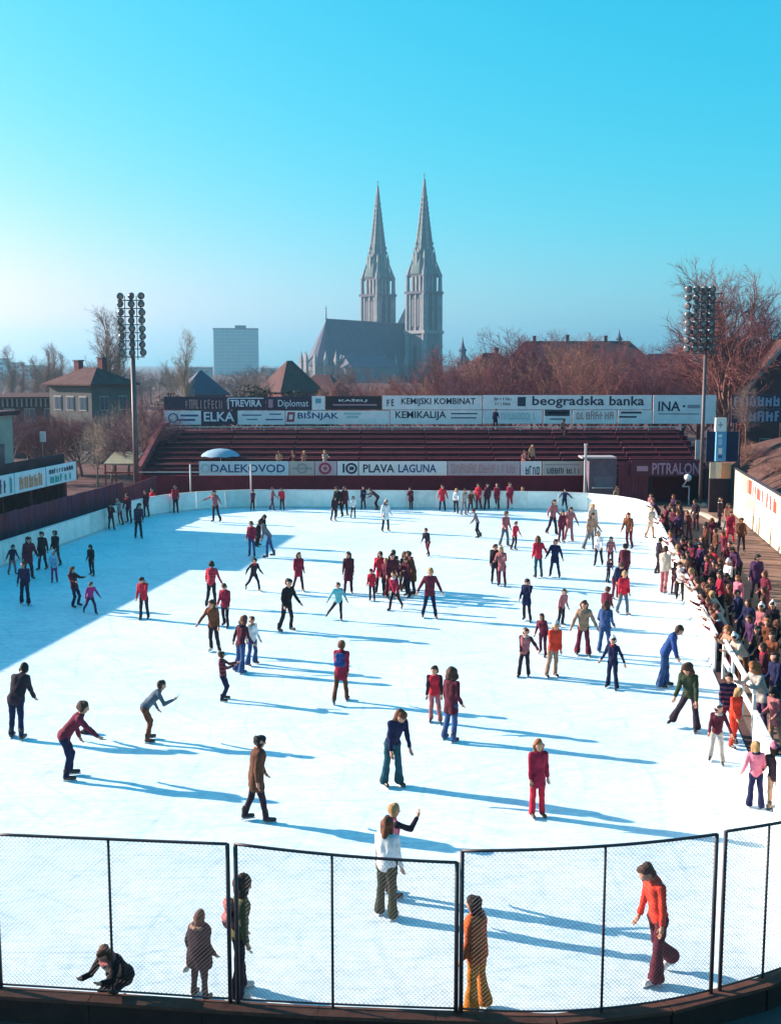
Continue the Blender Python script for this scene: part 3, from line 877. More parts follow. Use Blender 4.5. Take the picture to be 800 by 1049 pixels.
# covered terrace
ter = thing('covered_terrace', 'long dark flat-roofed terrace behind the left plank wall', 'terrace', (lw(45) - 2, 45, 0), wl=True)
a0, a1 = Vector((lw(20) - 0.35, 20, 0)), Vector((lw(65.2) - 0.35, 65.2, 0))
dv = (a1 - a0).normalized()
nv = Vector((-dv.y, dv.x, 0))
def slab(o0, o1, z0, z1, name, m, e0=0.0, e1=0.0):
    p = [a0 + dv * e0 + nv * o0, a1 + dv * e1 + nv * o0, a1 + dv * e1 + nv * o1, a0 + dv * e0 + nv * o1]
    return MB().prism([(q.x, q.y) for q in p][::-1], z0, z1).build(name, m, ter)
slab(0.1, 4.6, 3.55, 3.72, 'roof', m_roofd)
slab(0.5, 0.7, 3.725, 4.34, 'shadow_upstand', m_roofd)  # upstand added so the terrace shadow reaches farther over the ice
MB().bar(a1 + nv * 0.45 + Vector((0, 0, 1.775)), a1 + nv * 4.35 + Vector((0, 0, 1.775)), 0.12, 3.53).build('end_wall', m_plankd2, ter)
slab(4.4, 4.6, 0.0, 3.54, 'back_wall', m_plankd2)
slab(0.3, 4.3, 0.0, 0.9, 'floor_deck', m_roofd)
for k in range(12):
    q = a0.lerp(a1, (k + 0.1) / 11.2) + nv * 0.4
    MB().bar(q + Vector((0, 0, 0.91)), q + Vector((0, 0, 3.54)), 0.14).build('post', m_plankd2, ter)
# fascia sign boards on the terrace
def fascia(y0, y1, label, m, marks):
    z0, z1 = 2.86, 3.92
    r = thing('fascia_sign', label, 'sign', (lw(y0) - 0.2, (y0 + y1) / 2, z0), wl=True, group='signs on the left terrace')
    A = Vector((lw(y0) - 0.22, y0, (z0 + z1) / 2)); B = Vector((lw(y1) - 0.22, y1, (z0 + z1) / 2))
    MB().bar(A, B, 0.08, z1 - z0).build('panel', m, r)
    for s, f0, f1, g0, g1, mm in marks:
        p, q = A.lerp(B, f0), A.lerp(B, f1)
        faint_print(p, q, z0 + (z1 - z0) * g0, z0 + (z1 - z0) * g1, mm, r, out=(0.987, -0.16), off=0.055, n=s, seed=int(y0), weight=0.24)
    return r
m_fsw = mat('terrace_sign_white', (0.60, 0.64, 0.68), 0.6, 0.12, 2)
inkm, tealm, orgm = P['ink'], mat('sign_teal', (0.03, 0.30, 0.26), 0.6), mat('sign_orange', (0.55, 0.22, 0.10), 0.6)
fascia(20, 38, 'blank white fascia sign on the left terrace', m_fsw, [])
fascia(38.1, 57.9, 'white fascia sign with dark blurred lettering and teal mark', m_fsw, [(6, 0.84, 0.965, 0.15, 0.85, inkm), (1, 0.975, 0.99, 0.1, 0.9, tealm)])
fascia(58, 61.4, 'white fascia sign with orange blotchy lettering', m_fsw, [(5, 0.12, 0.9, 0.15, 0.8, orgm)])
fascia(61.5, 65.2, 'white fascia sign with green lettering at the terrace end', m_fsw, [(5, 0.1, 0.9, 0.12, 0.5, tealm), (10, 0.08, 0.9, 0.6, 0.85, inkm)])
# tall pale building behind the terrace (throws the long block of shade on the ice)
lb = thing('annex_building', 'pale green building with a flat brown roof behind the left terrace', 'building', (-26, 63, 0), wl=True)
c1, c2 = Vector((-22.6, 68.2, 0)), Vector((-24.2, 57.9, 0))
d12 = (c2 - c1).normalized(); n12 = Vector((d12.y, -d12.x, 0))
if n12.x > 0: n12 = -n12
poly = [c1, c2, c2 + n12 * 9, c1 + n12 * 9]
m_pgreen = mat('pale_green_render', (0.22, 0.30, 0.27), 0.85, 0.2, 0.8)
MB().prism([(q.x, q.y) for q in poly], 0, 6.45).build('wall', m_pgreen, lb)
poly = [c1 - d12 * 0.35 - n12 * 0.35, c2 + d12 * 0.35 - n12 * 0.35, c2 + d12 * 0.35 + n12 * 9.4, c1 - d12 * 0.35 + n12 * 9.4]
MB().prism([(q.x, q.y) for q in poly], 6.46, 6.72).build('roof', m_roofd, lb)
for k in range(3):
    q = c1.lerp(c2, (k + 0.5) / 3) - n12 * 0.02
    MB().bar(q + Vector((0, 0, 4.2)) - d12 * 0.55, q + Vector((0, 0, 4.2)) + d12 * 0.55, 0.05, 1.2).build('window', mat('dark_glass', (0.03, 0.04, 0.06), 0.15, spec=0.5), lb)
# small shelter roof below the floodlight mast
she = thing('shelter', 'small shelter with a pale greenish sheet roof by the left floodlight mast', 'shelter', (at(122, 475, 84).x, 85, 0), wl=True)
sa_, sb_ = at(106, 478, 83), at(138, 478, 83)
MB().loft([[(sa_.x, 83, 2.15), (sb_.x, 83, 2.15), (sb_.x, 86.5, 2.75), (sa_.x, 86.5, 2.75)], [(sa_.x, 83, 2.23), (sb_.x, 83, 2.23), (sb_.x, 86.5, 2.83), (sa_.x, 86.5, 2.83)]]).build('roof', mat('weathered_sheet', (0.26, 0.25, 0.17), 0.7, 0.3, 2), she)
for x in (sa_.x + 0.1, sb_.x - 0.1):
    for yy, h in ((83.15, 2.16), (86.3, 2.70)):
        MB().bar((x, yy, 0), (x, yy, h), 0.1).build('post', m_bench2, she)
MB().box(((sa_.x + sb_.x) / 2, 83.1, 1.55), (sb_.x - sa_.x, 0.06, 0.12)).build('rail', m_bench2, she)
sp = at(45, 475, 71)
spo = thing('lamp_sign', 'small white box sign on a slim post behind the left terrace', 'sign', (sp.x, 71, 0))
MB().tube((0, 0, 0), (0, 0, 4.6), 0.05, n=8).build('post', m_post, spo)
MB().box((0, 0, 4.95), (0.32, 0.2, 0.62)).build('box', m_pale, spo)

# ------------------------------------------------------------------ floodlight masts
m_mast = mat('brown_steel', (0.10, 0.07, 0.075), 0.55, 0.3, 4, spec=0.4)
m_lampb = mat('lamp_housing', (0.05, 0.045, 0.05), 0.4, spec=0.5)
m_lens = mat('lamp_lens', (0.12, 0.11, 0.115), 0.2, spec=0.6)
def lamp_meshes():
    hb = MB()
    def ring(r, y): return [(r * math.cos(2 * math.pi * i / 12), y, r * math.sin(2 * math.pi * i / 12)) for i in range(12)]
    hb.loft([ring(0.07, 0.22), ring(0.13, 0.18), ring(0.22, 0.02), ring(0.245, -0.06), ring(0.245, -0.10)])
    h = hb.mesh('housing', True); h.materials.append(m_lampb)
    l = MB().loft([ring(0.222, -0.103), ring(0.15, -0.125), ring(0.02, -0.135)]).mesh('lens', True); l.materials.append(m_lens)
    b = MB().box((0, 0.05, -0.26), (0.05, 0.05, 0.16)).mesh('bracket'); b.materials.append(m_mast)
    return h, l, b
LH, LL, LB = lamp_meshes()
def mast_tower(u, vtop, vbot, Y, cols, rows, face, label, r0=0.19):
    x = at(u, 450, Y).x
    ztop, zb = at(u, vtop, Y).z, at(u, vbot, Y).z
    t = thing('floodlight_mast', label, 'floodlight mast', (x, Y, 0), group='floodlight masts at the far corners')
    MB().tube((0, 0, 0), (0, 0, zb - 0.4), r0, r0 * 0.85, 12).build('pole', m_mast, t, True)
    MB().tube((0, 0, zb - 0.4), (0, 0, ztop), r0 * 0.8, r0 * 0.6, 10).build('upper_pole', m_mast, t, True)
    MB().box((0, 0, 0.12), (0.7, 0.7, 0.24)).build('footing', m_kerb, t)
    W = cols[-1] - cols[0]
    for k in range(rows):
        z = zb + (ztop - zb) * k / (rows - 1)
        yb = -(r0 + 0.06)
        MB().box((0, yb, z - 0.30), (W + 0.3, 0.07, 0.07)).build('crossbar', m_mast, t)
        for j, cx in enumerate(cols):
            o = child('lamp', LH, t, (cx + rnd.uniform(-.03, .03), yb, z + rnd.uniform(-.02, .02)), (R(12 + rnd.uniform(-8, 8)), 0, R(face + rnd.uniform(-22, 22))))
            child('lens', LL, o)
            child('bracket', LB, o)
    for sgn in (-1, 1):
        MB().bar((sgn * W * 0.28, -r0 - 0.02, zb - 0.5), (sgn * W * 0.28, -r0 - 0.02, ztop), 0.05).build('upright', m_mast, t)
    return t
mast_tower(138.5, 303, 361, 78.3, [-0.70, 0.02, 0.72], 8, 40, 'brown floodlight mast with three columns of round lamps, left of the stand')
mast_tower(719.5, 296, 357, 75.3, [-1.25, -0.75, -0.22, 0.28], 8, -35, 'grey floodlight mast with a dense lamp cluster in front of the big bare tree', 0.13)
# ------------------------------------------------------------------ cathedral (about 600 m away, seen on its corner)
m_stone = mat('cathedral_stone', (0.27, 0.26, 0.27), 0.9, 0.3, 0.25, spec=0.1)  # lighter on raised parts: pale stripes and painted-in sunlit contrast
m_stone2 = mat('darker_stone', (0.15, 0.135, 0.16), 0.9, 0.3, 0.3, spec=0.1)
m_spire = mat('patinated_spire_stone', (0.12, 0.16, 0.15), 0.9, 0.3, 0.3, spec=0.1)
m_slate = mat('slate_roof', (0.045, 0.055, 0.10), 0.7, 0.3, 0.3, spec=0.3)
m_void = mat('window_shadow', (0.03, 0.03, 0.045), 0.4, spec=0.4)
CY = 610.0
PXM = FPX / CY
cx0 = (410 - 400) / PXM
cath = thing('cathedral', 'gothic cathedral with twin openwork spires and steep slate nave roof', 'cathedral', (cx0, CY, 0), R(-45))
# local axes after the turn: +x runs to the lower right (north), +y to the upper right (west front)
def zc(v): return CAM_H + (372 - v) / PXM
def rect(cx, cy, hx, hy, z): return [(cx - hx, cy - hy, z), (cx + hx, cy - hy, z), (cx + hx, cy + hy, z), (cx - hx, cy + hy, z)]
def octa(cx, cy, r, z, n=8, ph=math.pi / 8): return [(cx + r * math.cos(ph + 2 * math.pi * i / n), cy + r * math.sin(ph + 2 * math.pi * i / n), z) for i in range(n)]
def lancet(parent, cx, cy, nx_, ny_, w, z0, z1, name='window', m=m_void, d=0.12):
    """pointed window panel facing (nx_, ny_)"""
    sx, sy = -ny_, nx_
    prof = [(-w / 2, z0), (w / 2, z0), (w / 2, z1 - w * 1.1), (w * 0.28, z1 - w * 0.4), (0, z1), (-w * 0.28, z1 - w * 0.4), (-w / 2, z1 - w * 1.1)]
    A = [(cx + sx * p + nx_ * d, cy + sy * p + ny_ * d, z) for p, z in prof]
    B = [(cx + sx * p - nx_ * 0.05, cy + sy * p - ny_ * 0.05, z) for p, z in prof]
    return MB().loft([B, A]).build(name, m, parent)
def pinnacle(mb, x, y, z0, w, h):
    mb.loft([rect(x, y, w / 2, w / 2, z0), rect(x, y, w / 2, w / 2, z0 + h * 0.42)])
    mb.loft([rect(x, y, w * 0.62, w * 0.62, z0 + h * 0.42), rect(x, y, 0.05, 0.05, z0 + h)])
def tower(tx, ty):
    root = bpy.data.objects.new('tower', None)
    col.objects.link(root); root.parent = cath; root.location = (tx, ty, 0)
    hw = 5.9
    zb, z1, z2, z3, z4, z5 = 0.0, zc(343), zc(303), zc(285), zc(262), zc(191)
    MB().loft([rect(0, 0, hw + 0.7, hw + 0.7, zb), rect(0, 0, hw + 0.5, hw + 0.5, z1)]).build('base', m_stone2, root)
    MB().loft([rect(0, 0, hw + 1.5, hw + 1.5, z1), rect(0, 0, hw + 1.5, hw + 1.5, z1 + 1.6)]).build('balustrade', m_stone, root)
    MB().loft([rect(0, 0, hw, hw, z1 + 1.6), rect(0, 0, hw, hw, z2)]).build('shaft', m_stone2, root)
    mb = MB()
    for nx_, ny_ in ((1, 0), (-1, 0), (0, 1), (0, -1)):
        for k in (-3.9, 0.0, 3.9):
            x, y = nx_ * (hw + 0.15) - ny_ * k, ny_ * (hw + 0.15) + nx_ * k
            mb.loft([rect(x, y, 0.5, 0.5, z1 + 1.6), rect(x, y, 0.5, 0.5, z2 - 0.7)])
        for k in range(3):
            zz = z1 + 1.6 + (z2 - z1 - 2.5) * (k + 0.5) / 3
            mb.box((nx_ * (hw + 0.1), ny_ * (hw + 0.1), zz), (0.5 if nx_ else 2 * hw, 0.5 if ny_ else 2 * hw, 0.45))
    mb.build('pilasters', m_stone, root)
    mb = MB()
    for sx in (-1, 1):
        for sy in (-1, 1):
            mb.loft([octa(sx * hw, sy * hw, 1.5, 0), octa(sx * hw, sy * hw, 1.35, z2 + 1)])
            mb.loft([octa(sx * hw, sy * hw, 1.2, z2 + 1), octa(sx * hw, sy * hw, 1.0, z3 - 1)])
            mb.loft([octa(sx * hw, sy * hw, 1.4, z3 - 1), octa(sx * (hw - 1.6), sy * (hw - 1.6), 0.05, z3 + 7.5)])
    mb.build('corner_turrets', m_stone, root)
    MB().loft([rect(0, 0, hw + 1.2, hw + 1.2, z2 - 0.7), rect(0, 0, hw + 1.4, hw + 1.4, z2 + 0.6)]).build('cornice', m_stone2, root)
    # open belfry: slim core, pillars and arches
    MB().loft([rect(0, 0, 3.6, 3.6, z2), rect(0, 0, 3.6, 3.6, z3 + 1)]).build('belfry_core', m_stone2, root)
    mb = MB()
    for nx_, ny_ in ((1, 0), (-1, 0), (0, 1), (0, -1)):
        for k in (-2.6, 0.0, 2.6):
            x, y = nx_ * (hw - 0.3) - ny_ * k, ny_ * (hw - 0.3) + nx_ * k
            mb.loft([rect(x, y, 0.55, 0.55, z2 + 0.6), rect(x, y, 0.55, 0.55, z3 - 1.2)])
    mb.build('belfry_pillars', m_stone, root)
    MB().loft([rect(0, 0, hw, hw, z3 - 1.6), rect(0, 0, hw + 0.5, hw + 0.5, z3)]).build('belfry_cornice', m_stone2, root)
    # gables above each face
    mb = MB()
    for nx_, ny_ in ((1, 0), (-1, 0), (0, 1), (0, -1)):
        def pt(k, z, o): return (nx_ * o - ny_ * k, ny_ * o + nx_ * k, z)
        A = [pt(-4.6, z3, hw), pt(4.6, z3, hw), pt(0, z4 + 1.5, hw - 1.4)]
        B = [pt(-4.6, z3, hw - 1.2), pt(4.6, z3, hw - 1.2), pt(0, z4 + 1.5, hw - 2.6)]
        mb.loft([B, A])
    mb.build('gables', m_stone, root)
    sp = MB().loft([octa(0, 0, hw + 1.3, z3), octa(0, 0, hw + 0.5, z3 + (z4 - z3) * 0.4), octa(0, 0, 4.9, z4), octa(0, 0, 2.6, z4 + (z5 - z4) * 0.42), octa(0, 0, 1.05, z4 + (z5 - z4) * 0.76), octa(0, 0, 0.25, z5 - 1.2)]).build('spire', m_spire, root)
    mb = MB()
    for i in range(8):
        t = math.pi / 8 + math.pi / 4 * i
        c_, s_ = math.cos(t), math.sin(t)
        mb.bar((4.85 * c_, 4.85 * s_, z4), (2.65 * c_, 2.65 * s_, z4 + (z5 - z4) * 0.42), 0.5)
        mb.bar((2.65 * c_, 2.65 * s_, z4 + (z5 - z4) * 0.42), (0.3 * c_, 0.3 * s_, z5 - 1.4), 0.4)
        for k in range(11):
            f = k / 11.0
            r_ = 4.9 * (1 - f) + 0.9 * f
            mb.box((r_ * c_ * (1 - 0.12 * (f > .1)), r_ * s_ * (1 - 0.12 * (f > .1)), z4 + (z5 - z4) * 0.76 * f + 1), (1.0, 1.0, 0.9))
    for i in range(8):
        t = math.pi / 4 * i
        c_, s_ = math.cos(t), math.sin(t)
        pinnacle(mb, 5.4 * c_, 5.4 * s_, z3 + (z4 - z3) * 0.35, 1.1, 8.5)
    mb.build('spire_ribs', m_stone, root)
    mb = MB()
    mb.tube((0, 0, z5 - 1.5), (0, 0, z5 + 1.8), 0.22, 0.12, 8)
    mb.bar((-0.8, 0, z5 + 0.9), (0.8, 0, z5 + 0.9), 0.25)
    mb.build('finial_cross', m_spire, root)
    for nx_, ny_ in ((1, 0), (-1, 0), (0, 1), (0, -1)):
        for k in (-1.9, 1.9):
            lancet(root, nx_ * (hw + 0.12) - ny_ * k, ny_ * (hw + 0.12) + nx_ * k, nx_, ny_, 1.9, z1 + 3.5, z2 - 2.5, d=0.3)
        lancet(root, nx_ * (hw + 0.6) - 0, ny_ * (hw + 0.6), nx_, ny_, 2.4, 6, z1 - 5)
    return root
HS = 17.0
tower(HS, 0)          # nearer tower (right in view)
tower(-HS, 0)         # farther tower
# nave: runs from the towers along -y
zr, ze = zc(330), zc(372)
L0, L1 = 3.0, -62.0
hwN = 10.2
MB().loft([rect(0, (L0 + L1 + 8) / 2, hwN, (L0 - L1 - 8) / 2, 0), rect(0, (L0 + L1 + 8) / 2, hwN, (L0 - L1 - 8) / 2, ze)]).build('nave_wall', m_stone2, cath)
ra_ = [(-hwN - 0.8, L0, ze), (hwN + 0.8, L0, ze), (0, L0, zr - 1.5)]
rb_ = [(-hwN - 0.8, L1 + 8, ze), (hwN + 0.8, L1 + 8, ze), (0, L1 + 10, zr - 0.5)]
rb_[2] = (0, L1 + 9.5, zr - 0.5)
nroof = MB().loft([ra_, rb_]).build('nave_roof', m_slate, cath)
MB().bar((0, L0, zr - 1.3), (0, L1 + 9.5, zr - 0.2), 0.5, 0.6).build('ridge_cresting', m_stone2, nroof)
mb = MB(); mb.tube((0, L1 + 9.5, zr - 1), (0, L1 + 9.5, zr + 6.5), 0.4, 0.12, 8); mb.bar((-0.9, L1 + 9.5, zr + 5), (0.9, L1 + 9.5, zr + 5), 0.25); mb.build('ridge_cross', m_stone2, nroof)
# front gable between the towers
gz = zc(317)
MB().loft([[(-11, 3.2, zr - 9), (11, 3.2, zr - 9), (0, 3.2, gz)], [(-11, 6.5, zr - 9), (11, 6.5, zr - 9), (0, 6.5, gz)]]).build('front_gable', m_stone, cath)
mb = MB(); pinnacle(mb, 0, 4.5, gz - 1.5, 0.9, 6); mb.build('gable_pinnacle', m_stone, cath)
# apse
def half(r, z, n=9): return [(r * math.cos(math.pi + math.pi * i / (n - 1)), L1 + 8 + r * math.sin(math.pi + math.pi * i / (n - 1)), z) for i in range(n)]
MB().loft([half(hwN - 0.5, 0), half(hwN - 0.5, ze - 1)]).build('apse_wall', m_stone, cath)
MB().loft([half(hwN, ze - 1), [(0.2 * math.cos(math.pi + math.pi * i / 8), L1 + 9.5 + 0.2 * math.sin(math.pi + math.pi * i / 8), zr - 1) for i in range(9)]]).build('apse_roof', m_slate, cath)
for i in range(7):
    t = math.pi + math.pi * (i + 0.5) / 7
    x, y = (hwN + 1.6) * math.cos(t), L1 + 8 + (hwN + 1.6) * math.sin(t)
    mb = MB()
    mb.loft([rect(x, y, 0.9, 0.9, 0), rect(x, y, 0.7, 0.7, ze - 3)])
    pinnacle(mb, x, y, ze - 3, 1.5, 9)
    mb.build('buttress', m_stone, cath)
    t2 = math.pi + math.pi * i / 6.6
    lancet(cath, (hwN - 0.5) * math.cos(t2), L1 + 8 + (hwN - 0.5) * math.sin(t2), math.cos(t2), math.sin(t2), 2.2, 4, ze - 3.5)
for k in range(7):
    y = -9 - k * 7.6
    for sx in (1, -1):
        mb = MB()
        mb.loft([rect(sx * (hwN + 3.2), y, 1.5, 0.8, 0), rect(sx * (hwN + 2.6), y, 1.0, 0.7, ze - 4)])
        pinnacle(mb, sx * (hwN + 2.6), y, ze - 4, 1.5, 8.5)
        mb.bar((sx * (hwN + 2.4), y, ze - 3), (sx * hwN, y, ze + 0.3), 0.7)
        mb.build('buttress', m_stone, cath)
        if k < 6:
            lancet(cath, sx * hwN, y - 3.8, sx, 0, 2.6, 5, ze - 3)
# low side chapels / sacristy roofs towards the camera
mb = MB().loft([rect(hwN + 6, -40, 6, 16, 0), rect(hwN + 6, -40, 6, 16, 7.5)]); mb.build('chapel_wall', m_stone2, cath)
MB().loft([rect(hwN + 6, -40, 6.6, 16.6, 7.5), rect(hwN + 3, -40, 1.0, 14, 13.5)]).build('chapel_roof', m_slate, cath)

# ------------------------------------------------------------------ other buildings
m_brick = mat('dull_brick', (0.15, 0.06, 0.06), 0.9, 0.3, 1.0, spec=0.1)
m_tile = mat('brown_roof_tiles', (0.09, 0.042, 0.042), 0.85, 0.35, 1.2, 0.3, 5, spec=0.15)
m_tile2 = mat('reddish_roof_tiles', (0.09, 0.035, 0.04), 0.85, 0.35, 1.2, 0.3, 5, spec=0.15)
m_render = mat('grey_green_render', (0.115, 0.115, 0.115), 0.9, 0.25, 0.6, spec=0.1)
m_rendr = mat('rose_render', (0.11, 0.055, 0.06), 0.9, 0.25, 0.6, spec=0.1)
m_glass = mat('window_glass', (0.05, 0.07, 0.10), 0.12, spec=0.6)
m_frame = mat('window_frame_paint', (0.26, 0.25, 0.25), 0.6)

# glass office block
tb = at(242.5, 395, 930)
k = 930 / FPX
bw = 45 * k
bh = at(242, 337, 930).z
off = thing('office_block', 'pale cyan slab office tower with banded floors on the skyline', 'building', (tb.x, 930, 0), R(10))
m_gl = mat('pale_glass_facade', (0.34, 0.50, 0.52), 0.35, 0.1, 0.1, spec=0.4)
m_sp = mat('spandrel_band', (0.50, 0.58, 0.60), 0.6, 0.1, 0.1)
MB().box((0, 6, bh / 2), (bw - 0.6, 12, bh - 0.5)).build('glazing', m_gl, off)
nfl = 13
for i in range(nfl + 1):
    z = 1.2 + (bh - 2.2) * i / nfl
    MB().box((0, 6, z), (bw, 12.6, 0.95)).build('spandrel', m_sp, off)
for i in range(9):
    MB().box((-bw / 2 + bw * i / 8, -0.35, bh / 2), (0.45, 0.5, bh)).build('mullion', m_sp, off)
MB().box((0, 6, bh + 0.4), (bw + 0.6, 13, 0.9)).build('parapet', m_stone2, off)
MB().box((4.0, 6, bh + 2.0), (9, 6, 2.4)).build('plant_room', m_stone2, off)

def windows_on(parent, c, dirv, nrm, us, zs, w, h):
    for uu in us:
        for z in zs:
            q = Vector(c) + dirv * uu + nrm * 0.02
            f = MB().bar(q + Vector((0, 0, z)) - dirv * (w / 2), q + Vector((0, 0, z)) + dirv * (w / 2), 0.06, h).build('window', m_frame, parent)
            for sg in (-1, 1):
                g = q + nrm * 0.04 + Vector((0, 0, z))
                a_ = g + dirv * (sg * w * 0.24) - dirv * (w * 0.19); b_ = g + dirv * (sg * w * 0.24) + dirv * (w * 0.19)
                MB().bar(a_, b_, 0.03, h * 0.84).build('pane', m_glass, f)
def hip_house(name, label, u, Y, lx, ly, eave, ridge, rz, mw, mr, ridge_len=None, chim=(), win=True, group=None, ov=0.5):
    x = at(u, 400, Y).x
    h = thing(name, label, 'house', (x, Y, 0), rz, group)
    MB().box((0, 0, eave / 2), (lx, ly, eave)).build('wall', mw, h)
    rl = max(0.1, lx - ly) if ridge_len is None else ridge_len
    rf = MB().loft([rect(0, 0, lx / 2 + ov, ly / 2 + ov, eave), rect(0, 0, lx / 2 + ov, ly / 2 + ov, eave + 0.14), rect(0, 0, rl / 2, 0.04, ridge)]).build('roof', mr, h)
    for (cx_, cy_, zt) in chim:
        MB().box((cx_, cy_, (eave + zt) / 2), (0.7, 0.6, zt - eave)).build('chimney', m_brick, rf)
        MB().box((cx_, cy_, zt + 0.07), (0.86, 0.76, 0.14)).build('chimney_cap', m_stone2, rf)
    if win:
        zs = [1.7] + ([eave - 1.7] if eave > 4.5 else [])
        for sgn in (-1, 1):
            windows_on(h, (0, sgn * ly / 2, 0), Vector((1, 0, 0)), Vector((0, sgn, 0)), [lx * f for f in (-0.3, 0.0, 0.3)], zs, 1.1, 1.4)
            windows_on(h, (sgn * lx / 2, 0, 0), Vector((0, 1, 0)), Vector((sgn, 0, 0)), [ly * f for f in (-0.22, 0.22)], zs, 1.1, 1.4)
    return h
HY = 112
hip_house('villa', 'two storey villa with a brown hipped roof and two chimneys behind the terrace', 94, HY, 6.1, 5.3, 7.4, 9.1, R(-35), m_render, m_tile, 1.8, ((-2.3, 0.4, 9.7), (0.6, 0.9, 10.0)))
an = hip_house('annex_house', 'low flat house with a white balustrade left of the villa', 32, 118, 6.5, 5, 6.0, 6.5, R(12), m_rendr, m_tile, 4)
mb = MB()
for i in range(14):
    mb.box((-3 + i * 0.46, -2.75, 5.55), (0.16, 0.12, 0.8))
mb.box((0, -2.75, 6.02), (6.6, 0.2, 0.14))
mb.build('balustrade', m_frame, an)
hip_house('roofed_house', 'house with a steep brown pyramid roof left of the cathedral', 297, 175, 6.6, 6.6, 5.2, 9.9, R(35), m_brick, m_tile, 0.9, win=True)
hip_house('small_house', 'small house with a low pointed grey roof below the office block', 206, 165, 6.0, 6.0, 5.0, 8.5, R(20), m_brick, m_slate, 0.3)
hip_house('gable_house', 'low house with a dull red roof under the cathedral apse', 330, 210, 8, 6, 4.2, 7.4, R(-20), m_rendr, m_tile2, 3)
hip_house('long_house', 'long distant building with maroon roof behind the bare trees', 590, 245, 30, 10, 9.5, 14.2, R(-6), m_rendr, m_tile2, 22, ((-9, 0, 15.2), (-2, 0, 15.4), (6, 0, 15.2)))
hip_house('long_house', 'distant maroon roofed house right of the small steeple', 502, 235, 10, 9, 8, 11.6, R(18), m_rendr, m_tile2, 3, ((1.5, 0.5, 12.6),))
hip_house('row_house', 'distant house with low brown roof left of the floodlight cluster', 678, 230, 14, 9, 8.0, 11.4, R(10), m_brick, m_tile2, 6)
# gabled house cut by the right edge
x = at(806, 400, 104).x
gh = thing('gabled_house', 'red brick gabled house with white barge boards behind the big tree', 'house', (x, 104, 0), R(-8))
MB().box((0, 4, 3.5), (7, 8, 7.0)).build('wall', m_brick, gh)
MB().loft([[(-3.5, 0, 7.0), (3.5, 0, 7.0), (0, 0, 11.4)], [(-3.5, 8, 7.0), (3.5, 8, 7.0), (0, 8, 11.4)]]).build('gable', m_brick, gh)
rf = MB()
for sgn in (-1, 1):
    rf.loft([[(sgn * 4.1, -0.5, 6.3), (0, -0.5, 11.5), (0, -0.5, 11.75), (sgn * 4.1, -0.5, 6.55)], [(sgn * 4.1, 8.5, 6.3), (0, 8.5, 11.5), (0, 8.5, 11.75), (sgn * 4.1, 8.5, 6.55)]])
rf.build('roof', m_tile, gh)
for sgn in (-1, 1):
    MB().bar((sgn * 4.15, -0.56, 6.42), (0, -0.56, 11.66), 0.08, 0.3).build('barge_board', m_frame, gh)
windows_on(gh, (0, 0, 0), Vector((1, 0, 0)), Vector((0, -1, 0)), [-1.7, 1.7], [2.0, 5.0], 1.1, 1.4)
# small church steeples on the skyline
def steeple(u, vtop, vbase, Y, label, w):
    p = at(u, vtop, Y)
    zt, zb = p.z, at(u, vbase, Y).z
    s = thing('steeple', label, 'steeple', (p.x, Y, 0))
    MB().box((0, 0, zb / 2), (w, w, zb)).build('tower', m_stone2, s)
    h = zt - zb
    rr = lambda f, z: [(w * f * math.cos(2 * math.pi * (i + .5) / 8), w * f * math.sin(2 * math.pi * (i + .5) / 8), z) for i in range(8)]
    MB().loft([rr(0.75, zb), rr(0.62, zb + h * 0.14), rr(0.32, zb + h * 0.28), rr(0.30, zb + h * 0.42), rr(0.42, zb + h * 0.47), rr(0.2, zb + h * 0.6), rr(0.06, zb + h * 0.85), rr(0.02, zt)]).build('spire', m_slate, s)
    MB().box((0, 0, zb + 0.15), (w * 1.15, w * 1.15, 0.5)).build('cornice', m_stone, s)
    return s
steeple(474, 345, 371, 520, 'small onion-domed church steeple right of the cathedral', 5.0)
steeple(634.5, 337, 356, 420, 'distant pointed steeple rising over the maroon roofs', 3.2)
# pale far blocks at the left horizon
for i, (u0, u1, vt, Y) in enumerate(((-14, 8, 368, 700), (10, 24, 372, 760), (22, 44, 375, 720), (190, 217, 377, 800), (268, 282, 378, 860))):
    a, b = at(u0, 400, Y), at(u1, 400, Y)
    zt = at(u0, vt, Y).z
    o = thing('apartment_block', ['pale distant apartment block cut by the picture edge', 'narrow pale distant block beside the poplars', 'low pale distant block behind the poplars', 'low distant block at the foot of the office tower', 'low distant block between office tower and pyramid roof'][i], 'building', ((a.x + b.x) / 2, Y, 0), group='distant blocks on the skyline')
    MB().box((0, 0, zt / 2), (b.x - a.x, 10, zt)).build('wall', m_sp if i < 3 else m_stone, o)
    MB().box((0, 0, zt + 0.3), (b.x - a.x + 0.6, 10.6, 0.6)).build('roof', m_stone2, o)
    for kx in range(4):
        for kz in range(5):
            MB().box((-(b.x - a.x) / 2 + (b.x - a.x) * (kx + 0.5) / 4, -5.02, zt - 2.5 - kz * 3.0), ((b.x - a.x) / 7, 0.1, 1.5)).build('window', m_glass, o)

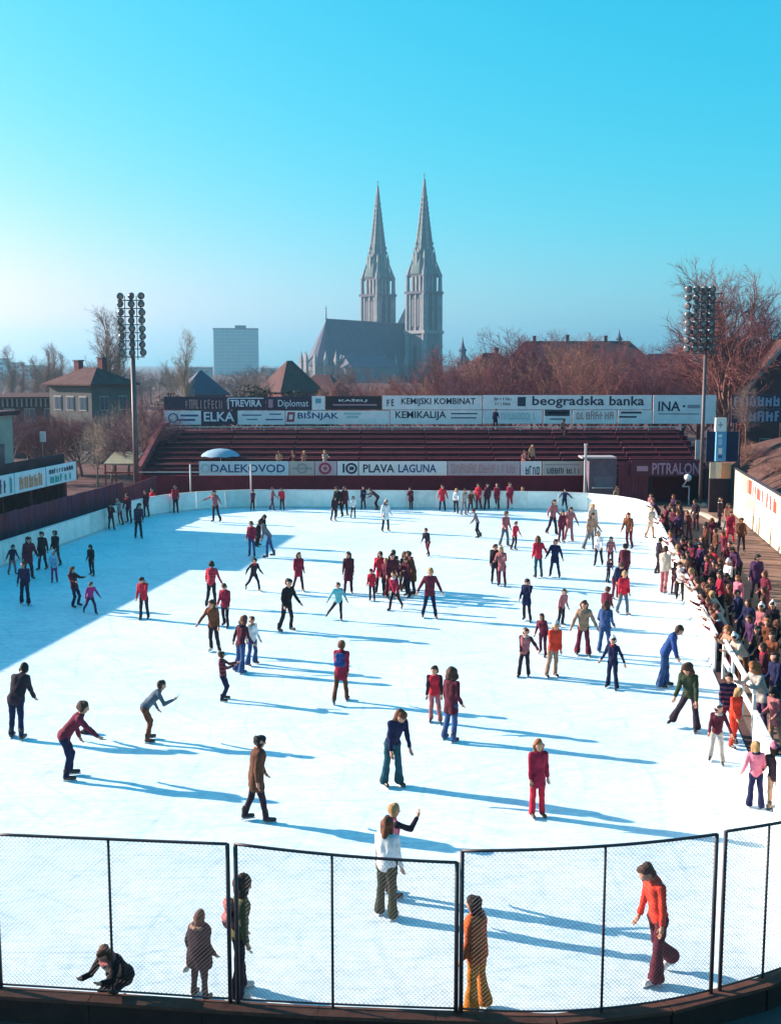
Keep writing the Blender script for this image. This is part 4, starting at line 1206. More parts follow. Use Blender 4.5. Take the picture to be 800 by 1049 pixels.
# ------------------------------------------------------------------ bare trees
m_bark = mat('winter_bark', (0.20, 0.105, 0.09), 0.9, 0.4, 3, spec=0.1)
m_twig_red = mat('reddish_twigs', (0.20, 0.080, 0.078), 0.9, 0.35, 0.4, spec=0.1)
m_twig_mag = mat('wine_twigs', (0.125, 0.042, 0.058), 0.9, 0.35, 0.4, spec=0.1)
m_twig_plum = mat('plum_twigs', (0.13, 0.06, 0.085), 0.9, 0.3, 0.4, spec=0.1)
m_twig_tan = mat('tan_twigs', (0.30, 0.16, 0.12), 0.9, 0.3, 0.4, spec=0.1)
m_twig_grey = mat('grey_brown_twigs', (0.24, 0.17, 0.15), 0.9, 0.3, 0.4, spec=0.1)
m_twig_pale = mat('pale_birch_twigs', (0.34, 0.27, 0.22), 0.9, 0.3, 0.4, spec=0.1)
def segs_mesh(name, S, n, m):
    """S: list of (p, q, r1, r2)"""
    A = np.array([s[0] for s in S]); B = np.array([s[1] for s in S])
    r1 = np.array([s[2] for s in S])[:, None]; r2 = np.array([s[3] for s in S])[:, None]
    D = B - A
    D /= np.maximum(np.linalg.norm(D, axis=1, keepdims=True), 1e-9)
    ref = np.where(np.abs(D[:, 2:3]) < 0.9, np.array([[0, 0, 1.0]]), np.array([[1.0, 0, 0]]))
    U = np.cross(D, ref); U /= np.linalg.norm(U, axis=1, keepdims=True)
    W = np.cross(D, U)
    V = np.zeros((len(S), 2 * n, 3))
    for i in range(n):
        t = 2 * math.pi * i / n
        o = U * math.cos(t) + W * math.sin(t)
        V[:, i] = A + o * r1
        V[:, n + i] = B + o * r2
    base = (np.arange(len(S)) * 2 * n)[:, None]
    F = []
    for i in range(n):
        j = (i + 1) % n
        F.append(base + np.array([[i, j, n + j, n + i]]))
    F = np.stack(F, 1).reshape(-1, 4)
    me = bpy.data.meshes.new(name)
    V = V.reshape(-1, 3)
    me.vertices.add(len(V)); me.vertices.foreach_set('co', V.ravel())
    me.loops.add(F.size); me.loops.foreach_set('vertex_index', F.ravel().astype(np.int32))
    me.polygons.add(len(F)); me.polygons.foreach_set('loop_start', np.arange(len(F), dtype=np.int32) * 4)
    me.update(calc_edges=True)
    me.materials.append(m)
    return me
def grow_tree(seed, H, spread, kind):
    g = random.Random(seed)
    big, fine = [], []
    def rv(s): return Vector((g.gauss(0, s), g.gauss(0, s), g.gauss(0, s)))
    def limb(p, d, L, r, lvl, nseg, out, up):
        pts = [p]
        for k in range(nseg):
            d = (d + rv(0.11 if lvl else 0.05) + Vector((0, 0, up))).normalized()
            q = p + d * (L / nseg)
            r2 = r * (0.80 if k < nseg - 1 else 0.55)
            out.append((tuple(p), tuple(q), r, r2))
            p, r = q, r2
            pts.append((q))
        return pts, d
    def side(d, ang):
        ax = d.orthogonal().normalized()
        ax.rotate(Matrix.Rotation(g.uniform(0, 2 * math.pi), 3, d))
        v = d.copy(); v.rotate(Matrix.Rotation(ang, 3, ax))
        return v.normalized()
    if kind == 'poplar':
        n1, a1, l1, up1 = 34, (0.30, 0.5), (0.22, 0.36), 0.16
        f0, f1 = 0.12, 0.97
    elif kind == 'dense':
        n1, a1, l1, up1 = 24, (0.4, 0.9), (0.36, 0.55), 0.09
        f0, f1 = 0.22, 0.98
    else:
        n1, a1, l1, up1 = 17, (0.5, 1.0), (0.36, 0.56), 0.07
        f0, f1 = 0.26, 0.98
    r0 = H * 0.020
    tp, td = limb(Vector((0, 0, 0)), Vector((0, 0, 1)), H * (0.95 if kind == 'poplar' else 0.72), r0, 0, 7, big, 0.10)
    def on(pts, f):
        x = f * (len(pts) - 1); i = min(int(x), len(pts) - 2)
        return pts[i].lerp(pts[i + 1], x - i), (pts[i + 1] - pts[i]).normalized()
    for i in range(n1):
        f = f0 + (f1 - f0) * (i + g.random() * 0.7) / n1
        p, d = on(tp, f)
        L = H * g.uniform(*l1) * spread * (1.15 - 0.6 * f)
        r = r0 * (1 - f * 0.75) * 0.55
        bp, _ = limb(p, side(d, g.uniform(*a1)), L, r, 1, 4, big, up1)
        n2 = {'poplar': 5, 'dense': 9}.get(kind, 7)
        for j in range(n2):
            p2, d2 = on(bp, 0.22 + 0.78 * (j + g.random() * .8) / n2)
            L2 = L * g.uniform(0.35, 0.6)
            cp, _ = limb(p2, side(d2, g.uniform(0.4, 0.9)), L2, r * 0.38, 2, 3, fine, 0.06)
            n3 = {'poplar': 5, 'dense': 8}.get(kind, 7)
            for k in range(n3):
                p3, d3 = on(cp, 0.15 + 0.85 * (k + g.random() * .8) / n3)
                L3 = L2 * g.uniform(0.35, 0.65)
                rr = max(0.014, r * 0.17)
                ep, _ = limb(p3, side(d3, g.uniform(0.35, 0.9)), L3, rr, 3, 2, fine, 0.05)
                for q in range(5):
                    p4, d4 = on(ep, 0.2 + 0.8 * g.random())
                    e = p4 + side(d4, g.uniform(0.3, 0.9)) * L3 * g.uniform(0.3, 0.6)
                    fine.append((tuple(p4), tuple(e), rr * 0.62, rr * 0.35))
    return big, fine
VAR = []
for sd, H, spd, kind in ((1, 13, 1.0, 'oak'), (2, 14, 0.9, 'oak'), (3, 12, 1.15, 'oak'), (4, 16, 1.0, 'poplar'), (5, 17, 0.78, 'dense'), (6, 12, 0.8, 'oak')):
    big, fine = grow_tree(sd * 11, H, spd, kind)
    VAR.append((H, big, fine))
TREE_CACHE = {}
def tree(var, x, y, h, mtw, label, group, z=0.0, name='bare_tree', wide=1.0):
    H, big, fine = VAR[var]
    key = (var, mtw.name)
    if key not in TREE_CACHE:
        TREE_CACHE[key] = (segs_mesh('trunk', big, 6, m_bark if mtw is not m_twig_pale else m_twig_pale), segs_mesh('crown', fine, 3, mtw))
    tm, cm = TREE_CACHE[key]
    s = h / H
    t = thing(name, label, 'tree', (x, y, z), rnd.uniform(0, 6.28), group)
    t.scale = (s * wide, s * wide, s)
    child('trunk', tm, t)
    child('crown', cm, t)
    return t
def tree_px(var, u, vtop, Y, mtw, label, group=None, name='bare_tree', wide=1.0, z=0.0):
    p = at(u, vtop, Y)
    return tree(var, p.x, Y, (p.z - z) / 0.98, mtw, label, group, z, name, wide)
# big tree on the right slope
tree_px(4, 757, 262, 101, m_twig_red, 'tall bare tree spreading above the right slope', wide=1.0, z=0.0)
tree_px(4, 792, 300, 112, m_twig_mag, 'wine red bare tree behind the gabled house', wide=1.0)
tree_px(2, 738, 330, 112, m_twig_mag, 'low bushy wine red tree left of the tall slope tree', wide=1.1)
tree_px(5, 703, 348, 118, m_twig_red, 'bare tree behind the dense floodlight cluster', wide=1.1)
# the reddish grove behind the stand
GR = 'bare trees behind the grandstand boards'
gl_ = random.Random(3)
spec = [(462, 372, 118, 0), (486, 378, 108, 2), (505, 352, 140, 1), (524, 331, 125, 1), (545, 350, 135, 0), (560, 336, 150, 1), (572, 358, 112, 2), (592, 345, 140, 5), (610, 360, 118, 0), (627, 352, 145, 1), (643, 366, 112, 2),
        (660, 360, 130, 5), (676, 352, 138, 0), (690, 362, 120, 1), (447, 382, 122, 5), (432, 384, 130, 2), (412, 388, 120, 0), (396, 386, 140, 5), (376, 388, 128, 2), (356, 390, 118, 1), (340, 391, 136, 5),
        (515, 376, 104, 5), (600, 378, 104, 2), (655, 382, 103, 0), (472, 386, 103, 5), (718, 372, 106, 1), (556, 372, 110, 5), (670, 376, 105, 1)]
for k_ in range(7):
    spec.append((452 + k_ * 37 + gl_.uniform(-7, 7), gl_.uniform(334, 376), gl_.uniform(116, 165), k_ % 3 if k_ % 4 else 5))
for u, v, Y, va in spec:
    front = Y < 111
    mt = gl_.choice([m_twig_mag, m_twig_mag, m_twig_red, m_twig_plum] if front else [m_twig_red, m_twig_red, m_twig_mag, m_twig_plum, m_twig_tan])
    tree_px(va, u, v, Y, mt, {'wine_twigs': 'low wine red bare tree', 'reddish_twigs': 'low reddish bare tree', 'plum_twigs': 'low plum grey bare tree', 'tan_twigs': ''}[mt.name] + ' just behind the advertising boards' if front
            else {'wine_twigs': 'taller wine red bare tree', 'reddish_twigs': 'taller reddish bare tree', 'plum_twigs': 'taller plum grey bare tree', 'tan_twigs': 'taller pale tan bare tree'}[mt.name] + ' in the grove behind the stand', GR, wide=gl_.uniform(1.05, 1.4) if front else gl_.uniform(0.95, 1.25))
# distant trees on the left plain
m_twig_far = mat('far_twigs', (0.13, 0.10, 0.10), 0.9, 0.3, 0.4, spec=0.1)
for k_ in range(34):
    u = -20 + k_ * 11.0 + gl_.uniform(-5, 5)
    if 360 < u < 470: continue
    tree_px(gl_.choice([0, 1, 2, 5]), u, gl_.uniform(374, 388), gl_.uniform(215, 380), m_twig_far, 'small grey bare tree far off on the left plain', 'far bare trees on the plain', wide=gl_.uniform(1.1, 1.7))
# dark hedge just behind the boards, left half
m_hedge = mat('dark_hedge_leaf', (0.035, 0.045, 0.030), 0.8, 0.5, 1.0, spec=0.15)
m_hedge2 = mat('wine_hedge_leaf', (0.085, 0.028, 0.035), 0.8, 0.5, 1.0, spec=0.15)
def leaf_bush(name, label, x, y, w, d, h, n, m, size, group=None, seed=0, lobes=6):
    g = np.random.default_rng(seed)
    root = thing(name, label, 'shrub', (x, y, 0), 0, group)
    cs = g.uniform(-1, 1, (lobes, 3)) * np.array([w / 2 * 0.7, d / 2 * 0.6, h * 0.3]) + np.array([0, 0, h * 0.55])
    rs = g.uniform(0.25, 0.48, lobes) * min(w, h)
    idx = g.integers(0, lobes, n)
    dirs = g.normal(size=(n, 3)); dirs /= np.linalg.norm(dirs, axis=1, keepdims=True)
    rad = rs[idx] * g.uniform(0.55, 1.0, n) ** 0.5
    C = cs[idx] + dirs * rad[:, None] * np.array([1.2, 0.9, 0.9])
    C[:, 2] = np.abs(C[:, 2])
    a = g.normal(size=(n, 3)); a /= np.linalg.norm(a, axis=1, keepdims=True)
    b = np.cross(a, dirs); b /= np.maximum(np.linalg.norm(b, axis=1, keepdims=True), 1e-6)
    s = size * g.uniform(0.6, 1.3, (n, 1))
    V = np.stack([C - a * s * 0.5, C + b * s * 0.3, C + a * s * 0.5, C - b * s * 0.3], 1).reshape(-1, 3)
    F = [(4 * i, 4 * i + 1, 4 * i + 2, 4 * i + 3) for i in range(n)]
    MB().add(V.tolist(), F).build('foliage', m, root)
    mb = MB()
    for c in cs:
        mb.tube((c[0] * 0.2, c[1] * 0.2, 0), tuple(c), 0.06, 0.02, 5)
    mb.build('stem', m_bark, root)
    return root
for i, (u, v) in enumerate(((183, 396), (197, 399), (222, 397), (240, 393), (256, 392), (270, 391), (286, 396), (308, 394), (328, 399))):
    p = at(u, v, 97 + (i % 3) * 2)
    leaf_bush('hedge_bush', 'dark evergreen bush behind the dark left advertising boards', p.x, p.y, 3.0, 2.2, p.z * 1.02, 1500, m_hedge if i % 3 else m_hedge2, 0.22, 'evergreen bushes behind the boards', i)
# light twiggy shrub and others left of the stand
tree_px(2, 112, 425, 90, m_twig_pale, 'pale twiggy shrub below the villa', name='shrub', wide=1.1)
tree_px(5, 98, 433, 88, m_twig_pale, 'pale flowering twiggy shrub by the terrace end', name='shrub', wide=1.1)
tree_px(0, 130, 428, 96, m_twig_red, 'reddish twiggy shrub behind the left floodlight mast', name='shrub', wide=1.2)
tree_px(5, 60, 425, 92, m_twig_mag, 'dark red twiggy shrub between terrace and villa', name='shrub', wide=1.5)
tree_px(2, 82, 432, 96, m_twig_mag, 'wine red twiggy shrub in front of the villa', name='shrub', wide=1.6)
tree_px(1, 35, 428, 98, m_twig_mag, 'wine red shrub below the white balustrade', name='shrub', wide=1.6)
tree_px(0, 150, 408, 100, m_twig_red, 'reddish bare shrub at the left end of the stand', name='shrub', wide=1.1)
for k_ in range(7):
    tree_px([0, 1, 2, 5][k_ % 4], 8 + k_ * 22 + gl_.uniform(-4, 4), gl_.uniform(418, 442), gl_.uniform(86, 104), gl_.choice([m_twig_mag, m_twig_plum, m_twig_red]), 'leafless shrub in the thicket between terrace and villa', 'shrubs in the left thicket', name='shrub', wide=gl_.uniform(1.2, 1.7))
# poplars and birches
tree_px(3, 107, 326, 135, m_twig_grey, 'tall grey bare poplar behind the villa', wide=0.85)
tree_px(3, 118, 330, 140, m_twig_grey, 'slimmer grey bare poplar beside the left floodlight mast', wide=0.75)
for u, v, Y in ((38, 370, 180), (46, 362, 170), (53, 358, 175), (59, 366, 185), (12, 360, 190), (21, 374, 200)):
    tree_px(3, u, v, Y, m_twig_grey, 'distant grey poplar left of the villa', 'poplars on the left skyline', wide=0.7)
tree_px(3, 186, 347, 128, m_twig_pale, 'pale slender birch rising behind the boards', wide=0.55)
tree_px(5, 176, 372, 132, m_twig_pale, 'low pale birch beside the slender one', wide=0.7)
tree_px(5, 255, 380, 150, m_twig_grey, 'thin grey tree in front of the office tower', wide=0.6)
tree_px(1, 270, 376, 160, m_twig_grey, 'grey bare tree left of the pyramid roof', wide=0.6)
tree_px(3, 782, 412, 84, m_twig_grey, 'slim bare sapling on the bank beside the column sign', wide=0.5, z=3.6) if False else None
p = at(763, 470, 86)
tree(5, p.x, 86, 5.0, m_twig_grey, 'forked grey sapling on the bank beside the column sign', None, 3.0, 'sapling', 0.8)

for k_ in range(10):
    yy = 56 + k_ * 3.4
    tree([2, 5, 0][k_ % 3], rw(yy) + 2.2 + (k_ * 1.7) % 4.5, yy, 1.5 + (k_ * 0.37) % 1.0, gl_.choice([m_twig_mag, m_twig_plum, m_twig_tan]), 'low leafless scrub growing on the right bank', 'scrub on the right bank', 1.4, 'scrub', 1.6)
# ------------------------------------------------------------------ haze
hz = MB().box((0, 1960, 59), (5400, 4640, 120))
hzo = hz.build('haze', None)
hm = bpy.data.materials.new('winter_haze')
hm.use_nodes = True
hm.node_tree.nodes.clear()
ho = hm.node_tree.nodes.new('ShaderNodeOutputMaterial')
hv = hm.node_tree.nodes.new('ShaderNodeVolumePrincipled')
hv.inputs['Color'].default_value = (0.34, 0.68, 0.92, 1)
hv.inputs['Density'].default_value = 0.00036
hv.inputs['Anisotropy'].default_value = 0.6
hm.node_tree.links.new(hv.outputs[0], ho.inputs['Volume'])
hzo.data.materials.append(hm)
tag(hzo, 'thin winter haze over the town', None, kind='stuff')
# ------------------------------------------------------------------ people: implicit-surface figures
def surface_net(F, org, h):
    I = F < 0
    nx, ny, nz = F.shape
    c = [I[dx:nx - 1 + dx, dy:ny - 1 + dy, dz:nz - 1 + dz] for dx in (0, 1) for dy in (0, 1) for dz in (0, 1)]
    sm = sum(x.astype(np.int8) for x in c)
    cells = (sm > 0) & (sm < 8)
    ids = np.full(cells.shape, -1, np.int64)
    ci = np.argwhere(cells)
    ids[cells] = np.arange(len(ci))
    pos = np.zeros((len(ci), 3)); cnt = np.zeros(len(ci))
    corner = [(dx, dy, dz) for dx in (0, 1) for dy in (0, 1) for dz in (0, 1)]
    vals = [F[ci[:, 0] + o[0], ci[:, 1] + o[1], ci[:, 2] + o[2]] for o in corner]
    for a in range(8):
        for b in range(a + 1, 8):
            if sum(abs(corner[a][k] - corner[b][k]) for k in range(3)) != 1: continue
            va, vb = vals[a], vals[b]
            m = (va < 0) != (vb < 0)
            t = np.where(m, va / np.where(m, va - vb, 1), 0)
            pa, pb = np.array(corner[a], float), np.array(corner[b], float)
            pos += np.where(m[:, None], pa + t[:, None] * (pb - pa), 0)
            cnt += m
    V = org + (ci + pos / cnt[:, None]) * h
    quads = []
    for ax in range(3):
        sl0 = [slice(None)] * 3; sl1 = [slice(None)] * 3
        sl0[ax] = slice(0, -1); sl1[ax] = slice(1, None)
        A, B = I[tuple(sl0)], I[tuple(sl1)]
        e = np.argwhere(A != B)
        b1, b2 = (ax + 1) % 3, (ax + 2) % 3
        ok = (e[:, b1] > 0) & (e[:, b2] > 0) & (e[:, b1] < F.shape[b1] - 1) & (e[:, b2] < F.shape[b2] - 1)
        e = e[ok]
        def cell(o1, o2):
            q = e.copy(); q[:, b1] -= o1; q[:, b2] -= o2
            return ids[q[:, 0], q[:, 1], q[:, 2]]
        q = np.stack([cell(1, 1), cell(0, 1), cell(0, 0), cell(1, 0)], 1)
        fl = ~A[e[:, 0], e[:, 1], e[:, 2]]
        q[fl] = q[fl][:, ::-1]
        quads.append(q)
    return V, np.concatenate(quads)
def blob(prims, h, k0=0.03, wob=0.0, seed=0.0):
    """prims: (a, b, ra, rb[, squash matrix]) tapered capsules joined smoothly"""
    caps = [p for p in prims if p[0] != 'cut']
    lo = np.min([np.minimum(np.array(p[0]) - p[2], np.array(p[1]) - p[3]) for p in caps], 0) - 3 * h
    hi = np.max([np.maximum(np.array(p[0]) + p[2], np.array(p[1]) + p[3]) for p in caps], 0) + 3 * h
    n = np.ceil((hi - lo) / h).astype(int) + 1
    ax = [lo[i] + h * np.arange(n[i]) for i in range(3)]
    F = np.full(n, 0.5)
    for p in prims:
        if p[0] == 'cut':                                   # flat hem: everything so far ends at this plane
            q, n_ = p[1], p[2]
            F = np.maximum(F, (ax[0][:, None, None] - q[0]) * n_[0] + (ax[1][None, :, None] - q[1]) * n_[1] + (ax[2][None, None, :] - q[2]) * n_[2])
            continue
        a, b, ra, rb = np.array(p[0], float), np.array(p[1], float), p[2], p[3]
        k = p[4] if len(p) > 4 else k0
        m = max(ra, rb) + k + 2 * h
        l_ = np.minimum(a, b) - m; u_ = np.maximum(a, b) + m
        s = [slice(max(0, int((l_[i] - lo[i]) / h)), min(n[i], int((u_[i] - lo[i]) / h) + 2)) for i in range(3)]
        X = ax[0][s[0]][:, None, None]; Y = ax[1][s[1]][None, :, None]; Z = ax[2][s[2]][None, None, :]
        d = b - a
        L2 = max(d @ d, 1e-9)
        t = np.clip(((X - a[0]) * d[0] + (Y - a[1]) * d[1] + (Z - a[2]) * d[2]) / L2, 0, 1)
        dist = np.sqrt((X - a[0] - t * d[0]) ** 2 + (Y - a[1] - t * d[1]) ** 2 + (Z - a[2] - t * d[2]) ** 2) - (ra + (rb - ra) * t)
        cur = F[tuple(s)]
        kk = max(k, 1e-4)
        hh = np.clip(0.5 + 0.5 * (dist - cur) / kk, 0, 1)
        F[tuple(s)] = dist * (1 - hh) + cur * hh - kk * hh * (1 - hh)
    if wob:
        X = ax[0][:, None, None]; Y = ax[1][None, :, None]; Z = ax[2][None, None, :]
        F = F + wob * (np.sin(19 * X + 9 * Z + seed) * np.sin(17 * Y - 13 * Z + seed * 2) + 0.45 * np.sin(26 * Z + 24 * X - 21 * Y + seed * 3) * np.sin(9 * Z + seed))
    return surface_net(F, lo, h)
def np_mesh(name, V, F, m, smooth=True):
    me = bpy.data.meshes.new(name)
    F = np.asarray(F)
    me.vertices.add(len(V)); me.vertices.foreach_set('co', np.ascontiguousarray(V, dtype=np.float32).ravel())
    me.loops.add(F.size); me.loops.foreach_set('vertex_index', F.ravel().astype(np.int32))
    me.polygons.add(len(F)); me.polygons.foreach_set('loop_start', np.arange(len(F), dtype=np.int32) * 4)
    if smooth:
        me.polygons.foreach_set('use_smooth', np.ones(len(F), bool))
    me.update(calc_edges=True)
    me.materials.append(m)
    return me

COL = dict(red=(0.50, 0.022, 0.045), crimson=(0.27, 0.018, 0.045), maroon=(0.085, 0.016, 0.028), wine=(0.14, 0.020, 0.040), navy=(0.014, 0.017, 0.055), dark=(0.028, 0.018, 0.028), black=(0.013, 0.011, 0.014),
           blue=(0.025, 0.06, 0.20), denim=(0.038, 0.075, 0.19), teal=(0.022, 0.075, 0.10), cyan=(0.16, 0.46, 0.50), white=(0.70, 0.69, 0.70), cream=(0.46, 0.38, 0.32), tan=(0.33, 0.20, 0.135), brown=(0.105, 0.042, 0.024),
           rust=(0.17, 0.055, 0.030), leather=(0.105, 0.045, 0.028), orange=(0.46, 0.095, 0.025), amber=(0.52, 0.17, 0.018), scarlet=(0.75, 0.055, 0.030), pink=(0.62, 0.17, 0.24), rose=(0.34, 0.12, 0.13), green=(0.032, 0.045, 0.026), olive=(0.085, 0.085, 0.04),
           grey=(0.16, 0.155, 0.18), slate=(0.09, 0.12, 0.16), purple=(0.060, 0.025, 0.075), magenta=(0.30, 0.03, 0.17), stone=(0.36, 0.33, 0.31), lightblue=(0.30, 0.42, 0.58))
NAMES = dict(navy='navy', scarlet='orange red', amber='amber', crimson='deep red', wine='wine red', stone='pale grey', slate='blue grey', lightblue='light blue', dark='very dark', green='dark green', teal='dark teal')
def cn(c): return NAMES.get(c, c)
HAIR = dict(black=(0.012, 0.009, 0.010), brown=(0.055, 0.024, 0.014), auburn=(0.11, 0.038, 0.018), ginger=(0.24, 0.085, 0.03), blond=(0.34, 0.20, 0.085))
def cloth(c): return mat('cloth_' + c, COL[c], 0.9, 0.45, 5, 0.6, 28, spec=0.12)
def striped(c, c2):
    """knitted stripes across a sweater"""
    key = 'stripe_%s_%s' % (c, c2)
    if key in MATS: return MATS[key]
    m = mat(key, COL[c], 0.9, 0.35, 5, 0.6, 28, spec=0.12)
    nt = m.node_tree
    b = nt.nodes['Principled BSDF']
    src = b.inputs['Base Color'].links[0].from_socket
    tc = nt.nodes.new('ShaderNodeTexCoord')
    wv = nt.nodes.new('ShaderNodeTexWave'); wv.bands_direction = 'Z'; wv.inputs['Scale'].default_value = 2.6; wv.inputs['Distortion'].default_value = 0.6
    nt.links.new(tc.outputs['Object'], wv.inputs['Vector'])
    rp = nt.nodes.new('ShaderNodeValToRGB'); rp.color_ramp.elements[0].position = 0.62; rp.color_ramp.elements[1].position = 0.72; rp.color_ramp.elements[1].color = (0.32, 0.32, 0.32, 1)
    nt.links.new(wv.outputs['Fac'], rp.inputs[0])
    mx = nt.nodes.new('ShaderNodeMixRGB'); mx.inputs[2].default_value = (*COL[c2], 1)
    nt.links.new(rp.outputs[0], mx.inputs[0]); nt.links.new(src, mx.inputs[1])
    nt.links.new(mx.outputs[0], b.inputs['Base Color'])
    return m
def hairm(c): return mat('hair_' + c, HAIR[c], 0.7, 0.35, 25, 0.4, 90, spec=0.25)
m_skin = mat('skin', (0.46, 0.23, 0.155), 0.6, 0.12, 8, spec=0.3)
m_eye = mat('eye', (0.02, 0.014, 0.012), 0.2, spec=0.5)
m_boot_b = mat('black_boot_leather', (0.022, 0.016, 0.016), 0.45, spec=0.4)
m_boot_w = mat('white_boot_leather', (0.62, 0.58, 0.55), 0.5, spec=0.4)
m_blade = mat('skate_steel', (0.55, 0.55, 0.58), 0.25, metal=0.9)
def boot_meshes():
    V, F = blob([((0, -0.055, 0.085), (0, 0.145, 0.075), 0.042, 0.034), ((0, -0.035, 0.085), (0, -0.03, 0.24), 0.045, 0.052), ((0, -0.05, 0.055), (0, 0.15, 0.052), 0.03, 0.03)], 0.018, 0.02)
    out = {}
    for nm, mm in (('b', m_boot_b), ('w', m_boot_w)):
        out[nm] = np_mesh('skate', V, F, mm)
    b = MB()
    b.box((0, 0.045, 0.011), (0.007, 0.29, 0.022))
    b.box((0, 0.12, 0.028), (0.012, 0.03, 0.02)); b.box((0, -0.05, 0.028), (0.012, 0.03, 0.02))
    bm = b.mesh('blade'); bm.materials.append(m_blade)
    return out, bm
BOOT, BLADE = boot_meshes()

# pose: lean, side, left arm (abduct, flex, elbow), right arm, left leg (flex, abduct, knee), right leg, head (pitch, yaw)
POSES = dict(
    stand=(3, 0, (8, 3, 10), (8, 1, 9), (3, 4, 3), (-3, 4, 4), (6, 0)),
    still=(0, 0, (5, 0, 6), (5, 1, 7), (1, 2, 1), (-1, 2, 1), (4, 0)),
    pockets=(2, 0, (16, -14, 42), (16, -14, 42), (2, 5, 3), (-2, 5, 3), (4, 0)),
    walk=(5, 0, (7, 10, 14), (7, -10, 10), (-12, 3, 10), (16, 3, 8), (4, 0)),
    glide=(12, 0, (14, 6, 16), (14, 2, 14), (14, 4, 24), (-6, 6, 12), (8, 0)),
    stride=(18, 3, (18, 18, 24), (18, -18, 16), (20, 4, 30), (-22, 12, 14), (2, 0)),
    strideR=(18, -3, (18, -18, 16), (18, 18, 24), (-22, 12, 14), (20, 4, 30), (2, 0)),
    kick=(10, 5, (26, 4, 12), (32, 2, 12), (6, 2, 10), (-18, 32, 12), (4, 0)),
    arms=(6, 0, (48, 4, 10), (48, 4, 10), (6, 8, 8), (-6, 8, 8), (4, 0)),
    armsdown=(6, 0, (24, 3, 8), (22, 2, 8), (6, 6, 8), (-6, 6, 8), (6, 0)),
    bent=(44, 0, (6, 22, 22), (8, 34, 34), (24, 6, 34), (18, 6, 30), (10, 0)),
    reach=(40, 0, (6, 20, 16), (10, 46, 14), (24, 6, 34), (18, 6, 30), (4, 0)),
    crouch=(40, 0, (18, 42, 40), (18, 36, 46), (46, 9, 70), (40, 9, 66), (-10, 0)),
    bow=(22, 0, (6, 4, 8), (6, 8, 12), (6, 4, 8), (-4, 4, 6), (34, 0)),
    hands=(4, 0, (32, 4, 6), (8, 2, 12), (4, 5, 4), (-6, 5, 4), (4, -10)),
    handsR=(4, 0, (8, 2, 12), (32, 4, 6), (4, 5, 4), (-6, 5, 4), (4, 10)),
    face=(2, 0, (14, 44, 130), (8, 2, 12), (2, 4, 3), (-2, 4, 3), (14, 0)),
    lunge=(14, 0, (34, 14, 20), (34, -8, 20), (32, 8, 40), (-28, 10, 14), (4, 0)),
    back=(-13, 0, (12, 54, 26), (14, 40, 30), (16, 6, 32), (22, 6, 32), (0, 0)),
    elbow=(26, 0, (14, 40, 62), (14, 38, 66), (4, 4, 6), (-8, 4, 6), (4, 0)),
    sit=(8, 0, (10, 30, 50), (10, 30, 50), (84, 8, 86), (84, 8, 86), (8, 0)),
    splits=(22, -3, (8, 8, 12), (8, 14, 22), (-6, 4, 4), (-8, 28, 4), (22, 0)),
    hug=(6, 0, (18, 30, 60), (18, 30, 60), (2, 4, 3), (-2, 4, 3), (6, 0)),
    sitlow=(34, 0, (20, 46, 60), (20, 40, 66), (78, 14, 118), (74, 14, 116), (14, 0)),
)
def rx(a):
    c_, s_ = math.cos(a), math.sin(a)
    return np.array([[1, 0, 0], [0, c_, -s_], [0, s_, c_]])
def ry(a):
    c_, s_ = math.cos(a), math.sin(a)
    return np.array([[c_, 0, s_], [0, 1, 0], [-s_, 0, c_]])
def rzm(a):
    c_, s_ = math.cos(a), math.sin(a)
    return np.array([[c_, -s_, 0], [s_, c_, 0], [0, 0, 1]])
